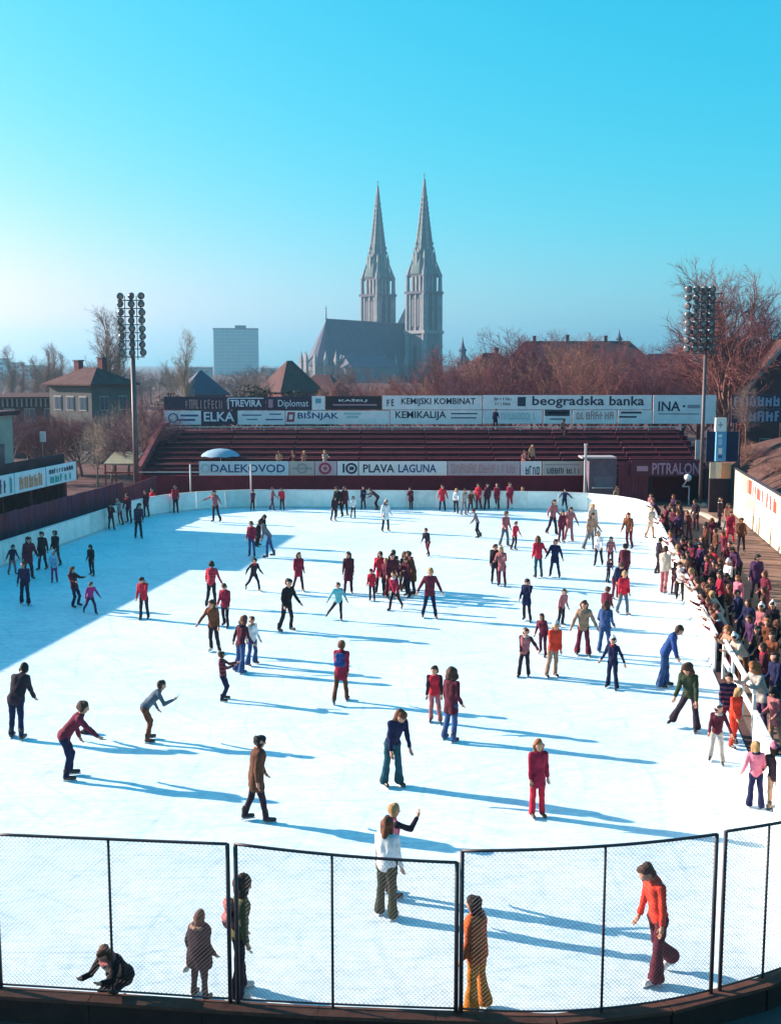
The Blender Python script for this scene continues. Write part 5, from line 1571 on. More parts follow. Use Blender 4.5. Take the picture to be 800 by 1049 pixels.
def skeleton(H, pose, g, jit=5.0):
    s = H / 1.70
    J = lambda x: x + g.uniform(-jit, jit)
    lean, sd, la, ra, ll, rl, hd = pose
    if jit > 4:                                   # loosen a stock pose so that no two figures match
        U = g.uniform
        la = (la[0] * U(0.4, 1.25), la[1] + U(-14, 16), la[2] + U(0, 30))
        ra = (ra[0] * U(0.4, 1.25), ra[1] + U(-14, 16), ra[2] + U(0, 30))
        df = U(-9, 9)
        ll = (ll[0] + df, ll[1] + U(-2, 4), ll[2] + U(0, 14))
        rl = (rl[0] - df, rl[1] + U(-2, 4), rl[2] + U(0, 14))
        lean, sd, hd = lean + U(-3, 8), sd + U(-5, 5), (hd[0] + U(-8, 14), hd[1] + U(-35, 35))
    S = {}
    down = np.array([0, 0, -1.0])
    T = ry(R(J(sd) * 0.6)) @ rx(R(-lean))                      # forward is +y
    hip = np.zeros(3)
    S['hip'] = hip
    S['waist'] = hip + T @ np.array([0, 0, 0.17]) * s
    T2 = T @ rx(R(-lean * 0.12))
    S['chest'] = S['waist'] + T2 @ np.array([0, 0.01, 0.25]) * s
    S['neck'] = S['chest'] + T2 @ np.array([0, -0.005, 0.15]) * s
    S['T'] = T2
    Th = rzm(R(-hd[1])) @ rx(R(-(lean * 0.35 + hd[0])))
    S['Th'] = Th
    S['head'] = S['neck'] + Th @ np.array([0, 0.018, 0.145]) * s
    for nm, sg, arm, leg in (('L', -1, la, ll), ('R', 1, ra, rl)):
        sh = S['chest'] + T2 @ np.array([sg * 0.165, -0.008, 0.085]) * s
        A = ry(R(-sg * J(arm[0]))) @ rx(R(J(arm[1])))
        el = sh + A @ down * 0.285 * s
        wr = el + (A @ rx(R(arm[2]))) @ down * 0.245 * s
        S['sh' + nm], S['el' + nm], S['wr' + nm] = sh, el, wr
        S['Af' + nm] = A @ rx(R(arm[2]))
        h0 = hip + np.array([sg * 0.085, 0, -0.03]) * s
        B = ry(R(-sg * leg[1])) @ rx(R(leg[0]))
        kn = h0 + B @ down * 0.40 * s
        Bk = B @ rx(R(-leg[2]))
        an = kn + Bk @ down * 0.385 * s
        S['h' + nm], S['kn' + nm], S['an' + nm] = h0, kn, an
        S['Bk' + nm] = Bk
    low = min(S['anL'][2], S['anR'][2], -0.02 * s)
    lift = -low + 0.115 * s
    for k_ in list(S):
        if S[k_].shape == (3,):
            S[k_] = S[k_] + np.array([0, 0, lift])
    return S, s
person_count = [0]
def person(pos, H, facing, hair, top, bottom, pose='stand', label=None, group='skaters on the ice', hat=None, long=None, coat=None, boots='b', flare=0.0, detail=None, sleeves=None, extras=(), carried=False, jit=5.0, skirt=False, body_w=1.0):
    person_count[0] += 1
    i = person_count[0]
    g = random.Random(i * 13 + 1)
    dist = math.hypot(pos[0], pos[1])
    vx = detail or min(0.040, max(0.0145, dist / FPX * 0.72))
    near = dist < 34
    S, s = skeleton(H, POSES[pose], g, jit if not isinstance(pose, tuple) else 2)
    s_w = s * body_w
    root = thing('person', label or '', 'person', pos, -R(facing + (g.uniform(-28, 28) if jit > 4 else 0)), group)
    T, Th = S['T'], S['Th']
    v = lambda a, m_, o: tuple(a + m_ @ (np.array(o) * s))
    hd = S['head']
    # --- body (one continuous surface)
    pr = [(v(hd, Th, (0, -0.015, 0.02)), v(hd, Th, (0, 0.012, 0.015)), 0.096 * s, 0.094 * s),
          (v(hd, Th, (0, 0.025, -0.055)), v(hd, Th, (0, 0.04, -0.065)), 0.058 * s, 0.05 * s),
          (v(hd, Th, (0, -0.02, -0.08)), tuple(S['neck']), 0.05 * s, 0.055 * s),
          (tuple(S['neck']), tuple(S['chest']), 0.06 * s, 0.085 * s),
          (v(S['chest'], T, (-0.06, 0, 0)), v(S['waist'], T, (-0.045, 0, 0)), 0.088 * s_w, 0.075 * s_w), (v(S['chest'], T, (0.06, 0, 0)), v(S['waist'], T, (0.045, 0, 0)), 0.088 * s_w, 0.075 * s_w),
          (tuple(S['shL'] * 0.9 + S['shR'] * 0.1), tuple(S['shR'] * 0.9 + S['shL'] * 0.1), 0.034 * s, 0.034 * s), (tuple(S['waist']), tuple(S['hip']), 0.085 * s_w, 0.095 * s_w), (tuple(S['hL']), tuple(S['hR']), 0.08 * s_w, 0.08 * s_w)]
    if near:
        pr += [(v(hd, Th, (0, 0.095, -0.005)), v(hd, Th, (0, 0.112, -0.028)), 0.011 * s, 0.016 * s), (v(hd, Th, (-0.09, -0.005, -0.015)), v(hd, Th, (-0.09, -0.01, 0.01)), 0.016 * s, 0.018 * s), (v(hd, Th, (0.09, -0.005, -0.015)), v(hd, Th, (0.09, -0.01, 0.01)), 0.016 * s, 0.018 * s)]
    for q in 'LR':
        pr += [(tuple(S['sh' + q]), tuple(S['el' + q]), 0.038 * s, 0.034 * s), (tuple(S['el' + q]), tuple(S['wr' + q]), 0.036 * s, 0.026 * s)]
        Af = S['Af' + q]
        wr = S['wr' + q]
        pr += [(v(wr, Af, (0, 0, -0.015)), v(wr, Af, (0, 0.012, -0.085)), 0.026 * s, 0.034 * s)]
        if not near:
            pr += [(v(wr, Af, (0, 0.012, -0.085)), v(wr, Af, (0, 0.035, -0.15)), 0.032 * s, 0.02 * s)]
        pr += [(tuple(S['h' + q]), tuple(S['kn' + q]), 0.070 * s, 0.050 * s), (tuple(S['kn' + q]), tuple(S['an' + q]), 0.050 * s, 0.034 * s)]
    V, F = blob(pr, vx, 0.028 * s)
    me = np_mesh('body', V, F, m_skin)
    if near:                                                # five fingers per hand, appended to the body mesh
        mb = MB()
        for q, sg in (('L', -1), ('R', 1)):
            Af, wr = S['Af' + q], S['wr' + q]
            for fi, (ox, L_) in enumerate(((-0.024, 0.066), (-0.008, 0.075), (0.008, 0.070), (0.023, 0.056))):
                a = v(wr, Af, (ox * 0.8, 0.014, -0.085)); b = v(wr, Af, (ox * 1.15, 0.026, -0.105 - L_ * 0.5)); c_ = v(wr, Af, (ox * 1.15, 0.052, -0.105 - L_ * 0.95))
                mb.tube(a, b, 0.0095 * s, 0.0085 * s, 6); mb.tube(b, c_, 0.0088 * s, 0.0065 * s, 6)
            a = v(wr, Af, (-sg * 0.022, 0.016, -0.045)); b = v(wr, Af, (-sg * 0.046, 0.036, -0.085)); c_ = v(wr, Af, (-sg * 0.044, 0.05, -0.115))
            mb.tube(a, b, 0.0115 * s, 0.010 * s, 6); mb.tube(b, c_, 0.010 * s, 0.0075 * s, 6)
        import bmesh
        bm = bmesh.new(); bm.from_mesh(me)
        vv = [bm.verts.new(p) for p in mb.v]
        for f in mb.f:
            fc = bm.faces.new([vv[k_] for k_ in f]); fc.smooth = True
        bm.to_mesh(me); bm.free()
    child('body', me, root)
    if near:
        for sg in (-1, 1):
            eye = MB()
            c0 = np.array(v(hd, Th, (sg * 0.034, 0.088, 0.012)))
            eye.loft([[tuple(c0 + Th @ (np.array([0.012 * math.cos(t) * k_, 0.006 * (1 - k_), 0.009 * math.sin(t) * k_]) * s)) for t in [math.pi * j / 4 for j in range(8)]] for k_ in (1.0, 0.6, 0.05)])
            eye.build('eye', m_eye, root, True)
    # --- jacket
    hem = {None: 0.03, 'jacket': 0.07, 'coat': 0.20, 'long': 0.34, 'vest': 0.03}[coat]
    bulk = 1.0 if coat in (None,) else 1.10
    hx = 0.062
    pj = [(v(S['chest'], T, (-hx, 0, 0.02)), v(S['waist'], T, (-hx * 0.85, 0, 0)), 0.112 * s_w * bulk, 0.098 * s_w * bulk), (v(S['chest'], T, (hx, 0, 0.02)), v(S['waist'], T, (hx * 0.85, 0, 0)), 0.112 * s_w * bulk, 0.098 * s_w * bulk),
          (tuple(S['waist']), tuple(S['hip'] + np.array([0, 0, 0.0])), 0.112 * s_w * bulk, 0.118 * s_w * bulk),
          (tuple(S['shL'] * 0.94 + S['neck'] * 0.06), v(S['neck'], T, (0, -0.01, -0.055)), 0.058 * s * bulk, 0.066 * s, 0.04 * s), (tuple(S['shR'] * 0.94 + S['neck'] * 0.06), v(S['neck'], T, (0, -0.01, -0.055)), 0.058 * s * bulk, 0.066 * s, 0.04 * s),
          (v(S['neck'], T, (0, -0.01, -0.05)), v(S['neck'], T, (0, 0, 0.005)), 0.08 * s, 0.066 * s)]
    dm = (S['knL'] - S['hL']) / np.linalg.norm(S['knL'] - S['hL']) + (S['knR'] - S['hR']) / np.linalg.norm(S['knR'] - S['hR'])
    dm = dm / np.linalg.norm(dm)
    for sg in (-1, 1):
        c0 = S['hip'] + np.array([sg * 0.058 * s_w, 0, 0.03 * s])
        pj.append((tuple(c0), tuple(c0 + dm * hem * s + np.array([sg * 0.05 * hem, 0, 0])), 0.104 * s_w * bulk, (0.100 + 0.07 * max(0, hem - 0.05)) * s_w * bulk))
    pj.append(('cut', S['hip'] + dm * (hem + 0.055) * s, dm))
    sleeve_pr = []
    for q in 'LR':
        w = S['el' + q] + (S['wr' + q] - S['el' + q]) * 0.94
        sleeve_pr += [(tuple(S['sh' + q]), tuple(S['el' + q]), 0.060 * s * bulk, 0.050 * s * bulk, 0.014 * s), (tuple(S['el' + q]), tuple(w), 0.050 * s * bulk, 0.042 * s * bulk, 0.012 * s)]
    wob = 0.0075 * s if vx < 0.03 else 0.008 * s
    if sleeves:
        V, F = blob(sleeve_pr + [(tuple(S['shL']), tuple(S['shR']), 0.06 * s, 0.06 * s)], vx, 0.03 * s, wob, i)
        child('sleeves', np_mesh('sleeves', V, F, cloth(sleeves)), root)
    else:
        pj += sleeve_pr
    V, F = blob(pj, vx, 0.035 * s, wob, i)
    if not isinstance(top, str): top = 'dark'
    child('jacket' if coat else 'sweater', np_mesh('jacket', V, F, striped(top, 'rose' if top != 'rose' else 'maroon') if (jit > 4 and not coat and g.random() < 0.30) else cloth(top)), root)
    # --- trousers
    pt = [(tuple(S['hL']), tuple(S['hR']), 0.098 * s_w, 0.098 * s_w), (tuple(S['hip'] + T @ np.array([0, 0, 0.10]) * s), tuple(S['hip']), 0.092 * s_w, 0.098 * s_w)]
    for q in 'LR':
        a_ = S['an' + q] + (S['kn' + q] - S['an' + q]) * 0.0
        pt += [(tuple(S['h' + q]), tuple(S['kn' + q]), 0.088 * s_w, (0.062 + 0.006 * (flare > 0)) * s), (tuple(S['kn' + q]), tuple(a_), 0.062 * s, (0.060 + flare) * s)]
    if skirt:
        pt = pt[:2] + [(tuple(S['hip']), tuple(S['hip'] + np.array([0, 0, -0.34 * s])), 0.12 * s, 0.20 * s)] + [(p[0], p[1], p[2] * 0.8, p[3] * 0.75) for p in pt[2:]]
    pt.append(('cut', (0, 0, 0.055 * s), (0, 0, -1.0)))
    V, F = blob(pt, vx, 0.03 * s, wob, i + 5)
    child('trousers', np_mesh('trousers', V, F, cloth(bottom)), root)
    # --- hair or hat
    fw = lambda o: v(hd, Th, o)
    ph = [(fw((0, -0.03, 0.035)), fw((0, 0.0, 0.055)), 0.111 * s, 0.095 * s), (fw((-0.05, -0.035, -0.02)), fw((0.05, -0.035, -0.02)), 0.068 * s, 0.068 * s)]
    lg = long if long is not None else (g.random() < 0.45)
    if lg == 'big':
        ph = [(fw((0, -0.03, 0.04)), fw((0, -0.005, 0.065)), 0.134 * s, 0.112 * s), (fw((-0.07, -0.03, -0.06)), fw((0.07, -0.03, -0.06)), 0.09 * s, 0.09 * s)]
    elif lg:
        ph += [(fw((-0.07, -0.02, 0.0)), fw((-0.075, -0.035, -0.14)), 0.05 * s, 0.042 * s), (fw((0.07, -0.02, 0.0)), fw((0.075, -0.035, -0.14)), 0.05 * s, 0.042 * s), (fw((0, -0.06, 0.0)), fw((0, -0.075, -0.17)), 0.07 * s, 0.06 * s)]
    V, F = blob(ph, max(vx * 0.8, 0.014), 0.02 * s, 0.016 * s, i)
    child('hair', np_mesh('hair', V, F, hairm(hair)), root)
    if hat:
        ph = [(fw((0, -0.02, 0.05)), fw((0, -0.012, 0.075)), 0.119 * s, 0.098 * s), (fw((0, -0.02, 0.17)), fw((0, -0.02, 0.185)), 0.038 * s, 0.038 * s)]
        V, F = blob(ph, max(vx * 0.8, 0.014), 0.03 * s, 0.003 * s, i)
        ho_ = child('knit_hat', np_mesh('knit_hat', V, F, cloth(hat)), root)
    # --- skates
    for q in 'LR':
        Bk = Matrix([list(r_) for r_ in S['Bk' + q]])
        eul = (Bk.to_4x4() @ Matrix.Rotation(R(6 if q == 'L' else -6), 4, 'Z')).to_euler()
        an = S['an' + q]
        off = Bk @ Vector((0, 0.03, -0.115 * s))
        # keep the boot flat when it stands on the ice
        if an[2] < 0.16 * s:
            eul = Matrix.Rotation(R(6 if q == 'L' else -6), 4, 'Z').to_euler()
            loc = (an[0], an[1] + 0.03 * s, max(0.0, an[2] - 0.115 * s))
        else:
            loc = tuple(Vector(an) + off)
        o = child('skate', BOOT[boots], root, loc, eul, (s, s, s))
        if dist < 50 and boots != 'n':
            child('blade', BLADE, o)
    if jit > 4 and not extras and g.random() < 0.28:
        extras = [collar(g.choice(['white', 'red', 'navy', 'tan', 'stone', 'wine']), 0.085)]
    for ex in extras:
        ex(root, S, s, vx)
    return root
def backpack(color):
    def f(root, S, s, vx):
        T = S['T']
        c = S['chest'] + T @ np.array([0, -0.17, -0.08]) * s
        V, F = blob([(tuple(c + T @ np.array([-0.07, 0, 0.10]) * s), tuple(c + T @ np.array([0.07, 0, 0.10]) * s), 0.08 * s, 0.08 * s), (tuple(c + T @ np.array([-0.08, 0, -0.12]) * s), tuple(c + T @ np.array([0.08, 0, -0.12]) * s), 0.09 * s, 0.09 * s)], vx, 0.12)
        child('rucksack', np_mesh('rucksack', V, F, cloth(color)), root)
    return f
def collar(color, r=0.10):
    def f(root, S, s, vx):
        T = S['T']
        mb = []
        n = 8
        for k_ in range(n):
            t0, t1 = 2 * math.pi * k_ / n, 2 * math.pi * (k_ + 1) / n
            mb.append((tuple(S['neck'] + T @ np.array([r * math.cos(t0), r * math.sin(t0) - 0.01, -0.02]) * s), tuple(S['neck'] + T @ np.array([r * math.cos(t1), r * math.sin(t1) - 0.01, -0.02]) * s), 0.035 * s, 0.035 * s))
        V, F = blob(mb, max(0.014, vx * 0.8), 0.02, 0.005, 2)
        child('collar', np_mesh('collar', V, F, cloth(color)), root)
    return f
# ------------------------------------------------------------------ the skaters, one by one
# (u, v feet, v head, facing, hair, top, bottom, pose, label, options)   facing: 0 away, 90 right, 180 towards the camera
def skater(u, vf, vh, facing, hair, top, bottom, pose, label, **kw):
    p = ground(u, vf)
    H0 = at(u, vh, p.y).z
    ps = POSES[pose]
    lean = abs(ps[0])
    # a bent figure is longer than it looks
    k = 0.49 + 0.51 * (0.62 * math.cos(R(lean)) + 0.38 * math.cos(R(min(90, lean * 1.3 + ps[6][0] * 0.6))))
    kn = (ps[4][2] + ps[5][2]) / 2
    k *= 1 - 0.0022 * max(0, kn - 10)
    H = max(1.0, min(1.92, H0 / k))
    return person((p.x, p.y, 0.0), H, facing, hair, top, bottom, pose, label, **kw)

# nearest figures
POSES['bent1'] = (40, 0, (12, -18, 40), (16, 26, 84), (24, 6, 34), (16, 6, 30), (2, 0))
POSES['reach1'] = (36, 0, (12, -14, 30), (8, 38, 8), (22, 6, 30), (14, 6, 26), (0, 0))
POSES['hunch'] = (30, 0, (8, 0, 16), (8, 6, 26), (4, 5, 8), (-4, 5, 8), (40, 0))
skater(263, 842, 757, 75, 'black', 'leather', 'dark', 'walk', 'dark haired man in brown leather jacket striding right', coat='coat', long=False, body_w=1.2, jit=2)
skater(402, 806, 726, 150, 'auburn', 'navy', 'teal', 'bow', 'long haired person in navy sweater and teal flares looking down', long=True, flare=0.035, boots='b', jit=2)
skater(550, 837, 761, 165, 'ginger', 'crimson', 'red', 'still', 'person all in red with ginger hair standing alone', coat='coat', long=True, flare=0.012, jit=3)
skater(445, 741, 683, 185, 'brown', 'red', 'rose', 'stand', 'youngster in red vest with dark sleeves and rosy trousers', sleeves='dark', coat='vest', flare=0.01, long=False)
skater(462, 759, 688, 20, 'brown', 'maroon', 'denim', 'stand', 'person in long maroon coat and blue jeans beside the red vest', coat='coat', long='big', flare=0.015)
skater(349, 720, 659, 20, 'auburn', 'crimson', 'brown', 'walk', 'person in deep red coat carrying a blue rucksack', coat='coat', extras=[backpack('blue')], long=False)
skater(229, 718, 671, 85, 'brown', 'maroon', 'navy', 'back', 'skater in maroon jacket leaning back with arms held forward', long=False)
skater(149, 760, 707, 70, 'brown', 'slate', 'rust', 'bent1', 'skater in blue grey sweater and rust trousers bending forward', long=False, jit=2)
skater(67, 798, 729, 75, 'brown', 'wine', 'navy', 'reach1', 'skater in wine red jacket reaching forward towards the dark cap', coat='jacket', long=False, jit=2)
skater(18, 757, 691, 10, 'black', 'dark', 'navy', 'hunch', 'dark clothed skater hunched over, back turned, by the shade edge', coat='jacket', long=False, body_w=1.15, jit=2)
# woman carrying a child, and the others at the mesh fence
POSES['carry'] = (0, 0, (14, 30, 100), (14, 40, 100), (2, 4, 3), (-2, 4, 3), (0, 20))
POSES['onhip'] = (4, 0, (24, 40, 40), (56, 60, 60), (60, 34, 70), (60, 34, 70), (0, 0))
skater(396, 940, 843, 25, 'auburn', 'white', 'green', 'stand', 'woman in white top and green flares seen from behind', flare=0.035, long=True, boots='w', jit=1, body_w=1.08)
POSES['waveR'] = (2, 0, (10, 6, 20), (30, 64, 70), (2, 4, 3), (-2, 4, 3), (2, 10))
skater(401, 919, 828, 60, 'blond', 'pink', 'dark', 'waveR', 'blond skater in pink top with dark sleeves raising a hand', sleeves='dark', long=False, jit=1)
skater(488, 1036, 924, 300, 'black', 'orange', 'amber', 'stand', 'dark haired woman in orange top and amber trousers at the fence', flare=0.06, long=True, coat='jacket', jit=2, body_w=1.22)
POSES['lookdown'] = (8, 0, (3, -4, 8), (4, 4, 14), (8, 3, 4), (-10, 5, 32), (42, 0))
skater(672, 1004, 886, 250, 'brown', 'scarlet', 'maroon', 'lookdown', 'skater in orange red sweater and maroon flares looking down', flare=0.055, long=False, boots='w', jit=1)
skater(246, 1020, 904, 75, 'brown', 'olive', 'dark', 'stand', 'curly haired skater in olive jacket and dark flares beside the post', flare=0.045, coat='jacket', long='big', extras=[backpack('rose')], boots='w', jit=1)
def held_skates(root, S, s, vx):
    wr = S['wrL'] + np.array([-0.03, 0.02, -0.12])
    o = child('carried_skate', BOOT['w'], root, tuple(wr + np.array([0, 0, -0.20])), (R(70), 0, R(20)), (0.85, 0.85, 0.85))
    child('blade', BLADE, o)
skater(205, 1024, 938, 25, 'auburn', 'dark', 'black', 'pockets', 'child in dark coat with pale fur collar holding skates', coat='coat', long=True, extras=[collar('tan', 0.14), held_skates], jit=1, body_w=1.45)
POSES['overwall'] = (62, 0, (22, 12, 60), (22, 8, 70), (4, 6, 8), (-6, 6, 8), (4, 0))
pl_ = ground(125, 1029)
person((pl_.x, pl_.y, 0.0), 1.5, 205, 'auburn', 'black', 'black', 'sitlow', 'person in black jacket with rosy scarf crouching behind the low wall', coat='jacket', long=True, extras=[collar('rose', 0.12)], jit=1, body_w=1.4)

# right foreground by the gate gap
skater(706, 750, 682, 215, 'brown', 'green', 'dark', 'splits', 'man in dark green jacket bending with legs wide apart', coat='jacket', long='big', flare=0.035, jit=1)
skater(680, 704, 641, 110, 'brown', 'blue', 'denim', 'bow', 'tall person in blue coat and flared jeans looking down', coat='jacket', long=False, flare=0.04, jit=2)
skater(733, 782, 723, 195, 'brown', 'maroon', 'stone', 'hands', 'child with white hat, maroon top and pale grey trousers', hat='white', long=False, flare=0.015)
skater(744, 758, 692, 190, 'black', 'navy', 'wine', 'stand', 'person in navy top half hidden behind the red suit', long=False)
skater(751, 766, 706, 170, 'blond', 'scarlet', 'scarlet', 'still', 'blond child in a one colour bright red suit', coat='jacket', long=True)
skater(773, 828, 763, 10, 'blond', 'pink', 'navy', 'pockets', 'blond youngster in pink sweater and navy flares, back turned', long=True, flare=0.03)
skater(792, 830, 766, 20, 'brown', 'dark', 'tan', 'stand', 'person with pink hat, dark jacket and tan trousers at the edge', hat='pink', coat='jacket', long=True)
skater(779, 748, 682, 240, 'ginger', 'stone', 'purple', 'elbow', 'ginger haired person in grey striped coat leaning at the gate gap', coat='coat', long='big', jit=2)
skater(793, 768, 706, 235, 'black', 'rose', 'tan', 'pockets', 'black haired person in rosy coat behind the gate gap', coat='coat', long='big')
skater(627, 706, 654, 190, 'brown', 'navy', 'navy', 'armsdown', 'skater in navy with a white hat and arms held out', hat='white', long=False, flare=0.02)
skater(619, 669, 618, 10, 'brown', 'denim', 'denim', 'pockets', 'person in blue denim jacket and jeans, back turned', coat='jacket', long=True, flare=0.02, body_w=1.15)
skater(620, 645, 603, 15, 'brown', 'wine', 'maroon', 'stand', 'person in wine red coat just behind the denim jacket', coat='coat')
skater(597, 672, 617, 185, 'auburn', 'tan', 'wine', 'armsdown', 'person in tan jacket and wide wine red flares', coat='jacket', long=True, flare=0.04, jit=2)
skater(566, 694, 638, 175, 'blond', 'scarlet', 'tan', 'stand', 'child in orange red jacket, tan trousers and white hat', hat='white', coat='jacket', flare=0.01)
skater(537, 694, 645, 185, 'brown', 'rose', 'dark', 'hands', 'child in rose vest with dark sleeves reaching out a hand', sleeves='maroon', coat='vest', long=False, flare=0.012)
skater(556, 672, 630, 185, 'brown', 'wine', 'maroon', 'armsdown', 'youngster in wine red top behind the orange red jacket', long=True)
skater(575, 642, 604, 170, 'brown', 'rose', 'dark', 'handsR', 'child in rose sweater with one arm held out', long=True, flare=0.015)
skater(539, 637, 594, 190, 'black', 'navy', 'dark', 'face', 'child in navy hooded coat raising an arm to the head', coat='coat', long=False)
# trailing couple and the pair with linked hands
skater(551, 592, 551, 10, 'auburn', 'red', 'teal', 'handsR', 'long haired girl in red jacket and teal trousers', coat='jacket', long=True)
skater(568, 592, 553, 190, 'black', 'navy', 'navy', 'armsdown', 'child in navy coat holding the red jacket girl by the hand', coat='coat', long=False)
skater(507, 598, 558, 170, 'brown', 'dark', 'dark', 'stand', 'dark dressed person half hidden behind the rosy coat', coat='coat')
skater(514, 601, 561, 175, 'blond', 'rose', 'maroon', 'hug', 'blond person in rosy maroon coat close to a dark companion', coat='coat', long=True)
skater(517, 560, 525, 175, 'brown', 'rose', 'slate', 'stand', 'person in rose top and blue grey jeans beside a red child', long=False, flare=0.02)
skater(527, 564, 535, 170, 'brown', 'red', 'dark', 'armsdown', 'child in red top beside the blue grey jeans', long=False)
skater(489, 551, 522, 280, 'brown', 'grey', 'dark', 'glide', 'skater in grey top gliding left before the far boards', long=False)
skater(438, 570, 542, 190, 'brown', 'dark', 'wine', 'stride', 'skater in dark top and wine red trousers striding alone', long=False)
skater(440, 634, 583, 180, 'blond', 'wine', 'navy', 'armsdown', 'blond skater in wine red jacket with arms spread', coat='jacket', long=False)
# the huddle in the middle
HU = 'skaters on the ice'
skater(381, 616, 584, 170, 'brown', 'red', 'dark', 'stand', 'small child in red top at the left of the huddle', coat='jacket')
skater(390, 608, 566, 190, 'brown', 'red', 'dark', 'stand', 'tall person in red coat in the mid-ice huddle', coat='coat', long=True)
skater(400, 614, 567, 160, 'black', 'maroon', 'maroon', 'stand', 'person in maroon coat at the heart of the huddle', coat='coat')
skater(405, 625, 586, 185, 'brown', 'crimson', 'dark', 'walk', 'child in deep red jacket at the front of the huddle', coat='jacket', extras=[collar('white')])
skater(408, 606, 574, 200, 'blond', 'tan', 'brown', 'stand', 'blond person in tan top inside the huddle', long=True)
skater(413, 605, 566, 150, 'brown', 'dark', 'dark', 'stand', 'dark dressed person at the back of the huddle')
skater(423, 609, 566, 260, 'brown', 'brown', 'maroon', 'hug', 'person in long brown coat at the right of the huddle', coat='long', body_w=1.1)
skater(395, 611, 573, 210, 'blond', 'wine', 'dark', 'stand', 'blond youngster in wine red jacket inside the huddle', coat='jacket')
skater(417, 612, 572, 240, 'brown', 'maroon', 'dark', 'hug', 'youngster in maroon jacket beside the long brown coat', coat='jacket')
skater(402, 603, 564, 170, 'brown', 'dark', 'maroon', 'stand', 'person in dark coat and maroon trousers at the rear of the huddle', coat='coat')
skater(357, 608, 567, 180, 'brown', 'maroon', 'maroon', 'still', 'person in long maroon coat standing left of the huddle', coat='long', long=True)
skater(347, 636, 598, 175, 'brown', 'cyan', 'dark', 'kick', 'child in cyan jacket kicking one leg out', coat='jacket', jit=2)
skater(306, 606, 567, 175, 'auburn', 'crimson', 'maroon', 'handsR', 'person in deep red coat with one arm out', coat='coat', long=True)
skater(294, 647, 595, 120, 'black', 'black', 'dark', 'glide', 'tall man all in black gliding with knees bent', coat='jacket', long=False)
skater(260, 606, 572, 140, 'black', 'dark', 'dark', 'lunge', 'dark skater leaning on the corner of the shade', long=False)
skater(258, 571, 535, 185, 'brown', 'crimson', 'denim', 'stand', 'person in deep red top and blue jeans in the shade tip', long=False)
skater(265, 560, 528, 130, 'black', 'black', 'dark', 'bow', 'person in black bowing between two jeans wearers', long=True)
skater(276, 571, 535, 260, 'brown', 'grey', 'denim', 'bow', 'person in grey jacket and blue jeans leaning left', coat='jacket', long=False)
skater(217, 622, 577, 5, 'black', 'red', 'dark', 'armsdown', 'skater in red sweater and dark trousers, back turned', long=False)
skater(231, 643, 599, 175, 'brown', 'crimson', 'dark', 'stand', 'youngster in deep red jacket behind the brown topped skater', coat='jacket')
skater(219, 669, 616, 180, 'brown', 'rust', 'dark', 'armsdown', 'skater in rust top and dark breeches with white skates', boots='w', long=True)
skater(247, 689, 634, 20, 'auburn', 'maroon', 'denim', 'armsdown', 'curly haired skater in maroon top and flared jeans', long='big', flare=0.05)
skater(259, 682, 633, 160, 'brown', 'white', 'denim', 'handsR', 'skater in white sweater and blue flares reaching right', long=False, flare=0.045)
skater(148, 635, 592, 175, 'black', 'red', 'dark', 'face', 'person in red jacket at the shade edge, hand at the face', coat='jacket', long=False)
# in the shade on the left
skater(13, 589, 559, 120, 'black', 'navy', 'rose', 'armsdown', 'child in navy top and rose trousers in the left shade')
skater(29, 594, 549, 170, 'black', 'wine', 'maroon', 'armsdown', 'adult in wine red coat with arms out in the left shade', coat='coat', body_w=1.15)
skater(44, 584, 546, 175, 'black', 'dark', 'dark', 'stand', 'adult in dark coat by the left boards', coat='coat')
skater(58, 580, 545, 185, 'brown', 'dark', 'brown', 'stand', 'adult in dark jacket and brown trousers behind the white hat', coat='jacket')
skater(56, 597, 565, 180, 'brown', 'lightblue', 'magenta', 'stand', 'child with white hat, light blue top and magenta trousers', hat='white', coat='jacket')
skater(26, 620, 577, 190, 'brown', 'purple', 'navy', 'stand', 'person in purple top and navy flares in the left shade', flare=0.03, long=True)
skater(94, 590, 559, 185, 'black', 'dark', 'dark', 'stand', 'lone dark youngster in the middle of the left shade')
skater(77, 622, 584, 100, 'black', 'maroon', 'navy', 'back', 'skater in maroon jacket leaning and pulling a child along', coat='jacket')
skater(93, 629, 596, 160, 'brown', 'magenta', 'purple', 'lunge', 'child in magenta lunging behind the leaning skater')
skater(142, 552, 515, 180, 'black', 'navy', 'dark', 'stand', 'tall dark skater at the left end of the far corner')
skater(114, 543, 516, 175, 'brown', 'maroon', 'dark', 'hug', 'person in maroon hugging the far left boards', coat='jacket')
skater(123, 538, 511, 180, 'brown', 'stone', 'wine', 'stand', 'person in pale grey top at the far left boards')
skater(132, 536, 506, 185, 'brown', 'crimson', 'navy', 'stand', 'person in deep red top and navy trousers in the far left corner')
skater(150, 530, 503, 175, 'brown', 'wine', 'dark', 'stand', 'person in wine red jacket in the far left corner', coat='jacket')
skater(157, 527, 501, 185, 'black', 'red', 'maroon', 'stand', 'person in red top and maroon trousers in the far left corner')
skater(180, 526, 498, 180, 'brown', 'red', 'dark', 'still', 'person in red sweater standing alone at the far left boards')
